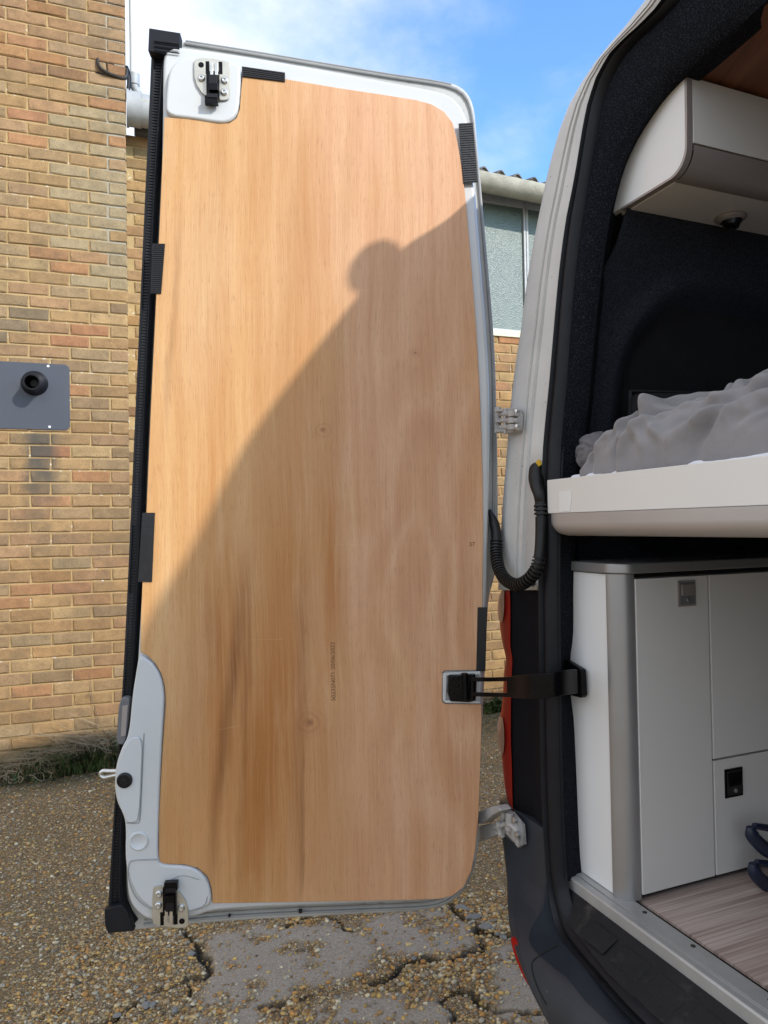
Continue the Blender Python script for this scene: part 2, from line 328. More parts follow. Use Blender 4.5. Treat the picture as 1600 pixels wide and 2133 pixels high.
# plywood: vertical grain, orange and brown streaks, knots, pink figure on the right
def ply_mat(org):
    t = NT('rotary_cut_plywood'); tc = t.n('ShaderNodeTexCoord').outputs['Object']
    sep = t.n('ShaderNodeSeparateXYZ'); t.L(tc, sep.inputs[0]); X, Z = sep.outputs[0], sep.outputs[2]
    def L(px, py): P = door(px, py, .006)-org; return P[0], P[2]
    warp = t.noise(t.coord('Object', scale=(1.6, 1, .8)), 2.2, 3, .5)
    warp2 = t.noise(t.coord('Object', scale=(5, 1, 2.2)), 3.0, 3, .5)
    Xw = t.math('ADD', X, t.math('ADD', t.math('MULTIPLY', t.math('SUBTRACT', warp, .5), .055), t.math('MULTIPLY', t.math('SUBTRACT', warp2, .5), .004)))
    def vec(sx, sz, off=0):
        q = t.n('ShaderNodeCombineXYZ'); t.L(t.math('MULTIPLY', Xw, sx), q.inputs[0]); t.L(t.math('MULTIPLY_ADD', Z, sz, off), q.inputs[2]); return q.outputs[0]
    fine = t.noise(vec(420, 5.0), 1, 4, .6); mid = t.noise(vec(38, 1.1, 3), 1, 6, .62); pore = t.noise(vec(620, 26, 5), 1, 3, .7); blot = t.noise(vec(14, 3.2, 9), 1, 5, .6); big = t.noise(vec(9, .8, 7), 1, 4, .55)
    hue = t.noise(t.coord('Object', scale=(2.2, 1, 1.2), loc=(4, 0, 2)), 1.6, 4, .55)
    base = t.ramp(mid, [(.25, (.47, .225, .078)), (.42, (.555, .300, .120)), (.58, (.60, .350, .155)), (.75, (.66, .425, .215))])
    pink = t.ramp(mid, [(.25, (.52, .262, .135)), (.5, (.60, .335, .185)), (.75, (.67, .41, .25))])
    xl, _ = L(480, 1000); xr, _ = L(760, 1000)
    base = t.mix(t.math('MULTIPLY', t.sm(X, xl, xr), t.sm(hue, .22, .50)), base, pink)
    # broad flame figure (cathedral) in the right half
    nf = t.noise(t.coord('Object', scale=(2.6, 1, 1.15), loc=(1.3, 0, .6)), 1.25, 2, .45)
    cont = t.math('MULTIPLY_ADD', t.math('SINE', t.math('ADD', t.math('MULTIPLY', nf, 46), t.math('MULTIPLY', warp2, 2.2))), .5, .5)
    fm = t.math('MULTIPLY', t.math('MULTIPLY', t.sm(X, L(640, 0)[0], L(880, 0)[0]), t.sm(Z, L(800, 560)[1], L(800, 950)[1], .15, 1)), t.sm(t.noise(t.coord('Object', scale=(1.5, 1, 1), loc=(9, 0, 3)), 1.8, 2), .38, .58))
    base = t.mix(t.math('MULTIPLY', fm, t.math('MULTIPLY', t.math('POWER', cont, 1.6), .30)), base, (.40, .165, .080))
    base = t.mix(t.math('MULTIPLY', fm, t.math('MULTIPLY', t.math('POWER', t.math('SUBTRACT', 1.0, cont), 5.0), .28)), base, (.74, .50, .33))
    # big soft orange areas
    base = t.mix(t.math('MULTIPLY', t.math('MULTIPLY', t.sm(big, .46, .68), .75), t.sm(X, L(800, 0)[0], L(560, 0)[0])), base, (.45, .215, .070))
    def streak(px0, py0, px1, py1, wpx, col, amt, fade=120, nz=.6):
        nonlocal base
        x0, z0 = L(px0, py0); x1, z1 = L(px1, py1); w = wpx*1.08/1000
        fz = t.math('DIVIDE', t.math('SUBTRACT', Z, z1), (z0-z1)); cx = t.math('MULTIPLY_ADD', fz, x0-x1, x1)
        d = t.math('ABSOLUTE', t.math('SUBTRACT', t.math('ADD', X, t.math('MULTIPLY', t.math('SUBTRACT', warp2, .5), .03)), cx)); mk = t.sm(d, 0, w, 1, 0)
        f = fade*1.08/1000; mk = t.math('MULTIPLY', mk, t.math('MULTIPLY', t.sm(Z, z1-f*.3, z1+f), t.sm(Z, z0-f, z0+f*.3, 1, 0)))
        mk = t.math('MULTIPLY', mk, t.math('MULTIPLY_ADD', t.sm(t.noise(vec(130, 2.0, 11), 1, 4, .6), .3, .7), nz, 1-nz))
        base = t.mix(t.math('MULTIPLY', mk, amt), base, col)
    OR = (.40, .140, .022); BR = (.21, .068, .012); GR = (.27, .125, .045)
    streak(600, 760, 570, 1890, 110, OR, .80, 500, .45); streak(470, 1000, 440, 1890, 90, OR, .80, 400, .45); streak(560, 1250, 540, 1890, 100, (.35, .120, .016), .85, 350, .45); streak(640, 200, 600, 1000, 40, OR, .35, 300, .6); streak(480, 620, 420, 1200, 36, OR, .40, 300, .6); streak(700, 700, 660, 1890, 30, OR, .40, 400, .6)
    streak(505, 1200, 428, 1890, 22, BR, 1.0, 300, .5); streak(520, 1150, 500, 1890, 14, BR, .6, 300, .6); streak(640, 1130, 612, 1890, 26, BR, .5, 200); streak(637, 1540, 622, 1890, 9, (.17, .065, .016), .75, 120, .6)
    streak(545, 1480, 535, 1890, 48, (.34, .115, .016), .9, 220, .2); streak(430, 1180, 452, 1450, 30, BR, .45, 150); streak(505, 1150, 480, 1500, 26, BR, .5, 150)
    streak(378, 430, 340, 900, 12, GR, .6, 140); streak(400, 1250, 405, 1700, 60, (.46, .27, .14), .5, 200)
    streak(640, 250, 560, 1000, 60, (.47, .255, .10), .55, 240); streak(735, 200, 690, 1000, 30, (.45, .25, .11), .4, 240)
    streak(440, 300, 400, 900, 90, (.60, .40, .235), .5, 240); streak(665, 880, 700, 1400, 40, OR, .5, 200)
    # the knots with their rings
    for (kx, ky, rr) in ((672, 895, 15), (645, 1505, 22), (865, 735, 9)):
        x0, z0 = L(kx, ky); R = rr*1.08/1000
        q = t.math('POWER', t.math('DIVIDE', t.math('SUBTRACT', X, x0), R), 2); q2 = t.math('POWER', t.math('DIVIDE', t.math('SUBTRACT', Z, z0), R*.85), 2)
        rd = t.math('SQRT', t.math('ADD', q, q2)); rw = t.math('ADD', rd, t.math('ADD', t.math('MULTIPLY', warp2, 1.6), t.math('MULTIPLY', mid, .8)))
        rings = t.math('MULTIPLY', t.math('MULTIPLY_ADD', t.math('SINE', t.math('MULTIPLY', rw, 9)), .5, .5), t.sm(rd, .6, 2.0, 1, 0))
        base = t.mix(t.math('MULTIPLY', rings, .35), base, (.30, .12, .05)); base = t.mix(t.math('MULTIPLY', t.sm(rd, 0, .5, 1, 0), .8), base, (.20, .07, .03))
    base = t.mix(t.math('MULTIPLY', t.sm(blot, .45, .70), .30), base, (.50, .235, .085)); base = t.mix(t.math('MULTIPLY', t.sm(blot, .48, .28), .28), base, (.66, .43, .235))
    base = t.mix(t.math('MULTIPLY', t.sm(fine, .46, .72), .26), base, (.36, .17, .068))
    base = t.mix(t.math('MULTIPLY', t.sm(pore, .55, .68), .50), base, (.27, .115, .042))
    for (ax, ay, bx_, by_) in ((520, 1333, 592, 1331), (690, 1136, 770, 1133), (556, 712, 560, 700), (742, 606, 768, 604), (930, 1330, 952, 1340), (455, 1520, 500, 1512)):
        (xa, za), (xb, zb) = L(ax, ay), L(bx_, by_); fx = t.math('DIVIDE', t.math('SUBTRACT', X, xa), xb-xa)
        dz_ = t.math('ABSOLUTE', t.math('SUBTRACT', Z, t.math('MULTIPLY_ADD', fx, zb-za, za))); on = t.math('MULTIPLY', t.math('GREATER_THAN', fx, 0.0), t.math('LESS_THAN', fx, 1.0))
        base = t.mix(t.math('MULTIPLY', t.math('MULTIPLY', on, t.sm(dz_, .0003, .0009, 1, 0)), .18), base, (.72, .50, .32))
    base = t.mix(t.math('MULTIPLY', t.sm(fine, .55, .25), .16), base, (.70, .48, .30))
    t.bump(fine, .18, .0008)
    return t.fin(base, t.math('MULTIPLY_ADD', mid, .2, .42), spec=.35)

def brick_mat(stuff, stain):
    t = NT('brick_face_joined' if stuff else 'brick_face'); c = t.coord('World')
    tint = t.n('ShaderNodeVertexColor', layer_name='tint').outputs[0] if stuff else t.n('ShaderNodeObjectInfo').outputs['Color']
    a = t.noise(c, 16, 6, .65); b = t.noise(c, 140, 4, .7)
    k = t.mix(1.0, tint, t.ramp(a, [(.3, (.78, .76, .74)), (.7, (1.2, 1.16, 1.1))]), 'MULTIPLY')
    k = t.mix(t.sm(b, .50, .70, 0, .55), k, (.13, .075, .038)); k = t.mix(t.sm(b, .42, .28, 0, .38), k, (.50, .38, .22))
    k = t.mix(t.sm(t.noise(c, 3.1, 5, .65), .50, .68, 0, .45), k, (.14, .105, .065))
    pit = t.math('MULTIPLY', t.math('LESS_THAN', t.voro(c, 75), .17), t.sm(t.noise(c, 7, 2), .52, .62)); k = t.mix(t.math('MULTIPLY', pit, .7), k, (.05, .03, .02))
    sp = t.n('ShaderNodeSeparateXYZ'); t.L(c, sp.inputs[0])
    (sx, sz, sw, sh) = stain
    wob = t.noise(c, 9, 4, .6)
    m = t.math('MULTIPLY', t.sm(t.math('ABSOLUTE', t.math('SUBTRACT', t.math('ADD', sp.outputs[0], t.math('MULTIPLY', t.math('SUBTRACT', wob, .5), .10)), sx)), sw*.3, sw, 1, 0),
               t.math('MULTIPLY', t.sm(sp.outputs[2], sz-sh, sz-sh*.3), t.sm(sp.outputs[2], sz-.02, sz+.05, 1, 0)))
    k = t.mix(t.math('MULTIPLY', m, t.sm(wob, .25, .6, .6, .95)), k, (.085, .075, .06))
    # grime and moss rising from the ground
    g = t.math('MULTIPLY', t.sm(sp.outputs[2], 0, .32, 1, 0), t.sm(wob, .3, .65)); k = t.mix(t.math('MULTIPLY', g, .8), k, (.07, .062, .035))
    t.bump(t.math('ADD', t.math('MULTIPLY', a, 1.2), t.math('ADD', b, t.math('MULTIPLY', pit, -1.0))), .75, .003)
    return t.fin(k, .92, spec=.25)
def mortar_mat(greyx):
    t = NT('sandy_mortar'); c = t.coord('World'); a = t.noise(c, 7, 5, .6); b = t.noise(c, 110, 4, .7)
    k = t.ramp(a, [(.3, (.37, .25, .115)), (.7, (.47, .335, .165))])
    k = t.mix(t.sm(b, .45, .7, 0, .5), k, (.30, .20, .09))
    sp = t.n('ShaderNodeSeparateXYZ'); t.L(c, sp.inputs[0])
    gm = t.math('MULTIPLY', t.math('MULTIPLY', t.sm(sp.outputs[0], greyx-.06, greyx+.05), t.sm(sp.outputs[0], -1.57, -1.56, 1, 0)), t.sm(sp.outputs[2], 2.9, 3.2)); k = t.mix(gm, k, (.33, .31, .25))
    w = t.math('MULTIPLY', t.sm(t.noise(c, 45, 3, .6), .60, .66), t.sm(t.noise(c, 4, 3), .48, .6)); k = t.mix(w, k, (.68, .64, .56))
    g = t.sm(sp.outputs[2], .05, .45, .8, 0); k = t.mix(g, k, (.13, .10, .06))
    t.bump(t.math('ADD', b, a), .8, .004); return t.fin(k, .95, spec=.2)
STX, STZ = wallp(88, 905, 4.98)[0], wallp(88, 905, 4.98)[2]
M['brick'] = brick_mat(False, (STX, STZ, .12, .62)); M['brickS'] = brick_mat(True, (STX, STZ, .12, .62))
M['mortar'] = mortar_mat(wallp(215, 300, 4.98)[0]); M['mortar2'] = mortar_mat(99.0)

def ground_mat():
    t = NT('exposed_aggregate_concrete'); c = t.coord('World')
    at = t.n('ShaderNodeVertexColor', layer_name='mask'); sp = t.n('ShaderNodeSeparateColor'); t.L(at.outputs[0], sp.inputs[0])
    crack, smooth, moss = sp.outputs[0], sp.outputs[1], sp.outputs[2]
    cs = t.coord('World', scale=(.8, 1.1, 1))
    def stones(sc, vec):
        q = t.n('ShaderNodeTexVoronoi', feature='F1'); t.L(vec, q.inputs['Vector']); q.inputs['Scale'].default_value = sc
        h = t.n('ShaderNodeSeparateColor'); t.L(q.outputs['Color'], h.inputs[0]); return q.outputs['Distance'], h.outputs[0], h.outputs[1]
    d1, h1, g1 = stones(92, cs); d2, h2, g2 = stones(190, c)
    pal = [(.0, (.20, .11, .040)), (.2, (.38, .235, .085)), (.38, (.23, .155, .075)), (.52, (.46, .33, .15)), (.66, (.24, .18, .10)), (.80, (.55, .44, .27)), (.92, (.44, .20, .055)), (1, (.60, .54, .40))]
    s1 = t.ramp(h1, pal); s2 = t.ramp(h2, pal)
    cem = t.ramp(t.noise(c, 60, 5, .7), [(.3, (.085, .060, .028)), (.7, (.23, .165, .080))])
    k = t.mix(t.sm(d2, .35, .55, 1, 0), cem, s2); k = t.mix(t.math('MULTIPLY', t.sm(d1, .36, .52, 1, 0), t.math('GREATER_THAN', g1, .25)), k, s1)
    pn = t.noise(c, 1.3, 5, .6); k = t.mix(t.sm(pn, .40, .75, 0, .35), k, (.17, .13, .07))
    smc = t.ramp(t.noise(c, 130, 5, .75), [(.3, (.23, .185, .13)), (.5, (.38, .315, .23)), (.7, (.52, .445, .335))])
    fleck = t.math('GREATER_THAN', t.noise(c, 300, 2), .68); smc = t.mix(t.math('MULTIPLY', fleck, .6), smc, (.45, .42, .36))
    k = t.mix(smooth, k, smc)
    k = t.mix(t.math('MULTIPLY', moss, t.sm(t.noise(c, 22, 5, .7), .35, .6, .35, 1)), k, (.045, .050, .018))
    k = t.mix(crack, k, (.028, .024, .016))
    hgt = t.math('ADD', t.math('MULTIPLY', d1, -1.0), t.math('MULTIPLY', d2, -.5)); hgt = t.math('ADD', t.math('MULTIPLY', hgt, t.math('SUBTRACT', 1.0, smooth)), t.math('MULTIPLY', t.noise(c, 150, 4, .8), .5))
    t.bump(hgt, .8, .006); return t.fin(k, .78, spec=.35)
M['ground'] = ground_mat()
def pebble_mat():
    t = NT('river_pebble'); c = t.coord('World'); tint = t.n('ShaderNodeVertexColor', layer_name='tint').outputs[0]
    k = t.mix(1.0, tint, t.ramp(t.noise(c, 160, 3), [(.3, (.7, .7, .7)), (.7, (1.15, 1.15, 1.15))]), 'MULTIPLY'); return t.fin(k, .6, spec=.4)
M['pebble'] = pebble_mat()

# ------------------------------------------------------------------ ground
def pxline(P, z=0.): return [flat(x, y, z)[:2] for x, y in P]
cracks = [([(383, 1928), (392, 1948), (410, 1972), (428, 1995), (436, 2022), (418, 2037), (392, 2036), (372, 2045), (330, 2062), (290, 2085), (250, 2106), (214, 2136)], .020),
          ([(398, 2070), (388, 2048)], .010), ([(935, 1885), (955, 1902), (982, 1920), (1008, 1945), (1045, 1955), (1065, 1950)], .017),
          ([(1012, 1960), (998, 1983), (960, 1996), (920, 2002), (880, 2000), (850, 2006), (822, 2028), (800, 2045), (770, 2050)], .017),
          ([(930, 2080), (962, 2062), (985, 2080), (1004, 2100), (1060, 2112), (1135, 2117)], .012), ([(590, 1928), (640, 1912), (700, 1918), (735, 1942)], .012),
          ([(545, 2100), (600, 2085), (640, 2080)], .010), ([(945, 2133), (925, 2085), (960, 2060)], .011), ([(150, 1966), (175, 1960), (192, 1952)], .005)]
smooths = [[(423, 1960), (470, 1932), (560, 1950), (600, 1990), (622, 2040), (600, 2075), (555, 2095), (545, 2140), (418, 2140), (422, 2040)], [(500, 1930), (720, 1925), (790, 1960), (770, 2020), (700, 2050), (600, 2050)], [(660, 2090), (770, 2070), (840, 2080), (860, 2140), (640, 2140)],
           [(740, 1925), (800, 1905), (930, 1895), (975, 1925), (1005, 1955), (985, 1980), (920, 1992), (860, 1992), (800, 1985), (770, 1955)],
           [(1022, 1975), (1060, 1962), (1120, 2060), (1170, 2140), (1040, 2140), (1030, 2040)], [(830, 2110), (900, 2085), (935, 2100), (940, 2140), (820, 2140)]]
def segdist(X, Y, line):
    D = np.full(X.shape, 9.)
    for (a, b) in zip(line[:-1], line[1:]):
        a = np.array(a); b = np.array(b); ab = b-a; t = np.clip(((X-a[0])*ab[0]+(Y-a[1])*ab[1])/(ab@ab), 0, 1)
        D = np.minimum(D, np.hypot(X-a[0]-t*ab[0], Y-a[1]-t*ab[1]))
    return D
def inpoly(X, Y, P):
    ins = np.zeros(X.shape, bool); n = len(P)
    for i in range(n):
        (x0, y0), (x1, y1) = P[i], P[(i+1) % n]
        if y0 == y1: continue
        c = ((y0 > Y) != (y1 > Y)) & (X < (x1-x0)*(Y-y0)/(y1-y0)+x0); ins ^= c
    return ins
def vnoise(X, Y, sc, seed=0):
    r = np.random.RandomState(seed); G = r.rand(256, 256); x = X*sc+37.3; y = Y*sc+91.7
    xi = np.floor(x).astype(int); yi = np.floor(y).astype(int); fx = x-xi; fy = y-yi; fx = fx*fx*(3-2*fx); fy = fy*fy*(3-2*fy)
    g = lambda a, b: G[a % 256, b % 256]
    return (g(xi, yi)*(1-fx)+g(xi+1, yi)*fx)*(1-fy)+(g(xi, yi+1)*(1-fx)+g(xi+1, yi+1)*fx)*fy
def fbm(X, Y, sc, seed=0, oct=4): return sum(vnoise(X, Y, sc*2**k, seed+k)/2**k for k in range(oct))/sum(1/2**k for k in range(oct))
def axis(parts):
    out = [parts[0][0]]
    for a, b, st in parts: out += list(np.arange(a+st, b+st*.5, st))
    return np.array(out)
def wall_line_y(X, c): return (wn[1]*c - wn[0]*X)/wn[1]
def masks(X, Y):
    jx = X+(fbm(X, Y, 22, 3)-.5)*.05; jy = Y+(fbm(X, Y, 22, 8)-.5)*.05
    cr = np.zeros(X.shape)
    for P, w in cracks:
        d = segdist(jx, jy, pxline(P)); ww = w*.75*(.25+1.3*vnoise(X, Y, 16, 5)); cr = np.maximum(cr, np.clip(1-(d-ww*.45)/(ww*.6+.003), 0, 1))
    smo = np.zeros(X.shape)
    for P in smooths:
        L = pxline(P); ins = inpoly(jx, jy, L); d = segdist(jx, jy, L+[L[0]]); smo = np.maximum(smo, np.where(ins, np.clip(.5+d/.05, 0, 1), np.clip(.5-d/.05, 0, 1)))
    smo *= np.clip((fbm(X, Y, 12, 21)-.20)*5, 0, 1)
    dw = (wall_line_y(X, 4.98)-Y)*abs(wn[1]); ms = np.clip(1-(dw-.05)/.38, 0, 1)*np.where(X < 0.1, 1, .35)
    ms = np.clip(ms+.5*np.clip((fbm(X, Y, 2.5, 31)-.52)*6, 0, 1)*np.clip(1-(dw-.2)/.9, 0, 1), 0, 1)
    gp = flat(350, 2050, 0)[:2]; ms = np.maximum(ms, np.clip(1-np.hypot(X-gp[0], Y-gp[1])/.07, 0, 1)*cr)
    return cr, smo*(1-cr), ms*(1-cr)
gx = axis([(-60, -10, 5.), (-10, -3, .5), (-3, -1.0, .03), (-1.0, .55, .0085), (.55, 1.6, .03), (1.6, 10, .5), (10, 60, 5.)])
gy = axis([(-60, -5, 5.), (-5, 1.8, .4), (1.8, 2.75, .0085), (2.75, 5.6, .025), (5.6, 10, .5), (10, 60, 5.)])
GX, GY = np.meshgrid(gx, gy); near = (abs(GX) < 3.2) & (GY > 1.4) & (GY < 5.8)
gcr, gsm, gms = masks(GX, GY); gcr *= near; gsm *= near; gms *= near
def gheight(X, Y, cr, smo): return (fbm(X, Y, 1.5, 50)-.5)*.02+(fbm(X, Y, 30, 60, 3)-.5)*.006*(1-smo*.7)+(vnoise(X, Y, 70, 77)-.5)*.005*(1-smo*.8)-.020*cr+.003*smo
GZ = np.where(near, gheight(GX, GY, gcr, gsm), -.0)
nxg, nyg = len(gx), len(gy)
gv = np.stack([GX.ravel(), GY.ravel(), GZ.ravel()], 1)
ii, jj = np.meshgrid(np.arange(nxg-1), np.arange(nyg-1)); a = (jj*nxg+ii).ravel(); gf = np.stack([a, a+1, a+1+nxg, a+nxg], 1)
def np_mesh(name, v, f, smooth=False):
    me = bpy.data.meshes.new(name); k = f.shape[1]
    me.vertices.add(len(v)); me.vertices.foreach_set('co', v.astype(np.float32).ravel()); me.loops.add(f.size); me.loops.foreach_set('vertex_index', f.astype(np.int32).ravel())
    me.polygons.add(len(f)); me.polygons.foreach_set('loop_start', np.arange(0, f.size, k, dtype=np.int32))
    me.update(calc_edges=True)
    if smooth: me.shade_smooth()
    return me
def vcol(me, name, cols):
    at = me.color_attributes.new(name, 'FLOAT_COLOR', 'POINT'); c = np.ones((len(cols), 4), np.float32); c[:, :3] = cols; at.data.foreach_set('color', c.ravel())
me = np_mesh('ground', gv, gf, True); vcol(me, 'mask', np.stack([gcr.ravel(), gsm.ravel(), gms.ravel()], 1)); me.materials.append(M['ground'])
g = bpy.data.objects.new('ground', me); COL.objects.link(g); g['kind'] = 'structure'

# loose and half-buried pebbles of the exposed aggregate: nobody could count them
ico = bmesh.new(); bmesh.ops.create_icosphere(ico, subdivisions=1, radius=1); ico.verts.ensure_lookup_table()
iv = np.array([v.co[:] for v in ico.verts]); ifc = np.array([[v.index for v in f.verts] for f in ico.faces]); ico.free()
NP = 70000
px_ = np.concatenate([rng.uniform(-2.6, -.55, NP//2), rng.uniform(-1.1, .62, NP//3), rng.uniform(.1, 1.1, NP-NP//2-NP//3)])
py_ = np.concatenate([1.95+2.5*rng.rand(NP//2)**1.2, rng.uniform(1.95, 2.8, NP//3), rng.uniform(2.3, 5.3, NP-NP//2-NP//3)])
pc, ps, pm = masks(px_, py_)
keep = (rng.rand(NP) > ps*.93) & ((pc < .4) | (rng.rand(NP) < .15)) & (py_ < wall_line_y(px_, 4.95))
px_, py_, pc, ps, pm = (q[keep] for q in (px_, py_, pc, ps, pm)); n = len(px_)
loose = fbm(px_, py_, 3.1, 90); inmid = (px_ > -.62) & (py_ < 2.7)
rad = rng.lognormal(math.log(.0033), .45, n)*(1+.45*inmid*(loose > .5)); rad = np.clip(rad, .0016, .0095)
pz = gheight(px_, py_, pc, ps)+rad*rng.uniform(-.05, .35, n)
pal = np.array([(.50, .32, .13), (.36, .22, .10), (.58, .44, .23), (.40, .30, .18), (.66, .58, .43), (.54, .28, .09), (.26, .19, .125), (.42, .38, .31), (.60, .40, .14)])
pcols = pal[rng.randint(0, len(pal), n)]*np.array([1.05, 1.0, .86])*rng.uniform(.62, 1.22, (n, 1)); pcols = pcols*(1-.65*pm[:, None])
ang = rng.rand(n)*2*math.pi; sc3 = np.stack([rad*rng.uniform(.9, 1.6, n), rad*rng.uniform(.7, 1.1, n), rad*rng.uniform(.45, .8, n)], 1)
P = iv[None]*sc3[:, None]*rng.uniform(.82, 1.15, (n, len(iv), 1)); ca, sa = np.cos(ang)[:, None], np.sin(ang)[:, None]
PV = np.stack([P[..., 0]*ca-P[..., 1]*sa+px_[:, None], P[..., 0]*sa+P[..., 1]*ca+py_[:, None], P[..., 2]+pz[:, None]], 2).reshape(-1, 3)
PF = (ifc[None]+(np.arange(n)*len(iv))[:, None, None]).reshape(-1, 3)
me = np_mesh('pebbles', PV, PF, True); vcol(me, 'tint', np.repeat(pcols, len(iv), 0)); me.materials.append(M['pebble'])
o = bpy.data.objects.new('pebbles', me); COL.objects.link(o); setp(o, 'tan and ochre pebbles set in the concrete yard', 'gravel', kind='stuff')
# broken lumps of concrete lying along the cracks: things one can pick up
lump_mat = simple('broken_concrete_lump', (.24, .225, .19), .9, var=.2, nscale=60, bump=.7, bscale=160, bdist=.002)
def lump(px, py, r, label, seed, sq=(1.2, .9, .55)):
    p = flat(px, py, 0); bm = bmesh.new(); bmesh.ops.create_icosphere(bm, subdivisions=2, radius=1); rr = random.Random(seed)
    off = Vector((seed*3.1, seed*1.7, 0))
    for v in bm.verts:
        q = v.co.copy(); k = 1+.45*mnoise.noise(q*1.3+off); v.co = Vector((q.x*sq[0]*r*k, q.y*sq[1]*r*k, max(q.z, -.6)*sq[2]*r*k))
    bmesh.ops.rotate(bm, verts=bm.verts, matrix=Matrix.Rotation(rr.random()*6, 3, 'Z'))
    me = bpy.data.meshes.new('concrete_lump'); bm.to_mesh(me); bm.free(); me.materials.append(lump_mat)
    o = bpy.data.objects.new('concrete_lump', me); COL.objects.link(o)
    gz = float(gheight(np.array([p[0]]), np.array([p[1]]), np.zeros(1), np.zeros(1))[0]); o.location = (p[0], p[1], gz+.3*r)
    setp(o, label, 'stone', 'loose stones lying along the cracks')
lump(862, 2000, .010, 'pale rounded stone on the dark crack below the middle of the door', 1)
lump(935, 1988, .012, 'flat whitish stone right of the pale stone on the crack', 2, (1.4, .8, .4))
lump(305, 2092, .014, 'white stone lying in the lower left crack, the larger of a pair', 3)
lump(318, 2090, .011, 'pinkish grey stone touching the white one in the lower left crack', 4)
lump(244, 2112, .011, 'whitish stone at the lower end of the left crack', 5)
lump(364, 2104, .012, 'blue grey stone right of the green mossy crack', 6)
lump(1048, 1957, .013, 'blue grey stone beside the bumper at the end of the crack', 7)
lump(1036, 1948, .010, 'small round stone beside the blue grey one near the bumper', 8)
lump(962, 1893, .018, 'angular broken concrete piece at the head of the crack by the door corner', 9, (1.5, .9, .35))
lump(985, 1912, .020, 'broken concrete slab fragment below the angular piece at the crack', 10, (1.5, .9, .3))
lump(1012, 1932, .018, 'broken concrete fragment in the middle of the crumbled crack', 11, (1.4, 1, .3))
lump(700, 2078, .009, 'round tan stone among loose gravel at the bottom middle', 12)
lump(775, 2027, .008, 'small grey green stone left of the long crack', 13)
lump(398, 1985, .013, 'grey lump inside the mossy crack under the door latch', 14)

# ------------------------------------------------------------------ brickwork
CP, CMN = 4.98, 5.25                      # plane constants of the pier wall and of the main wall
def wbase(c): return np.array([0, c, 0.])
LBK, HBK, PIT, CRS = .215, .065, .225, .075
TONES = [((.40, .265, .140), 6), ((.37, .245, .135), 6), ((.39, .25, .150), 4), ((.40, .225, .125), 1.3), ((.34, .245, .150), 4), ((.31, .215, .135), 2), ((.43, .30, .165), 3), ((.37, .20, .12), .8), ((.37, .265, .165), 3)]
def tone(r=random):
    w = [t[1] for t in TONES]; c = r.choices([t[0] for t in TONES], w)[0]; k = r.uniform(.66, .88); j = r.gauss(0, .022); return (c[0]*k, c[1]*k*(.975+j), c[2]*k*(.88+1.6*j))
def brick_geo(L, H, seed):
    r = random.Random(seed); D = .03; n = []; fs = []
    def perim(ix, y, jit):
        hx, hz = L/2-ix, H/2-ix; pts = []
        for (a, b) in ((-1, -1), (-.33, -1), (.33, -1), (1, -1), (1, 0), (1, 1), (.33, 1), (-.33, 1), (-1, 1), (-1, 0)):
            cx = .94 if abs(a) == 1 and abs(b) == 1 and ix > 0 else 1
            pts.append((a*hx*cx+r.uniform(-jit, jit), y+r.uniform(-jit, jit)*.4, b*hz*cx+r.uniform(-jit, jit)))
        return pts
    A = perim(0, 0, 0); B = perim(0, -D*.85, .0024); Cc = perim(.0050, -D, .0022); v = A+B+Cc
    for k in range(2):
        for i in range(10): j = (i+1) % 10; fs.append((k*10+i, k*10+j, (k+1)*10+j, (k+1)*10+i))
    fs.append(tuple(range(20, 30))); return v, fs
def brick_meshes(L, H, count, seed):
    out = []
    for k in range(count):
        v, fs = brick_geo(L, H, seed+k); me = bpy.data.meshes.new('brick'); me.from_pydata(v, [], fs); me.materials.append(M['brick'])
        bm = bmesh.new(); bm.from_mesh(me); bmesh.ops.recalc_face_normals(bm, faces=bm.faces); bm.to_mesh(me); bm.free(); out.append(me)
    return out
BF = brick_meshes(LBK, HBK, 10, 100); BH = brick_meshes(.1025, HBK, 5, 300)
wrot = Matrix((Vector(wd), Vector(-wn), Vector(ZZ))).transposed().to_4x4()       # local x along wall, local -y out of the wall
def projpx(P):
    q = CR.T @ (np.array(P)-C0)
    return (800-q[0]/q[2]*F, 1066.5+q[1]/q[2]*F) if q[2] < 0 else (-9999, -9999)
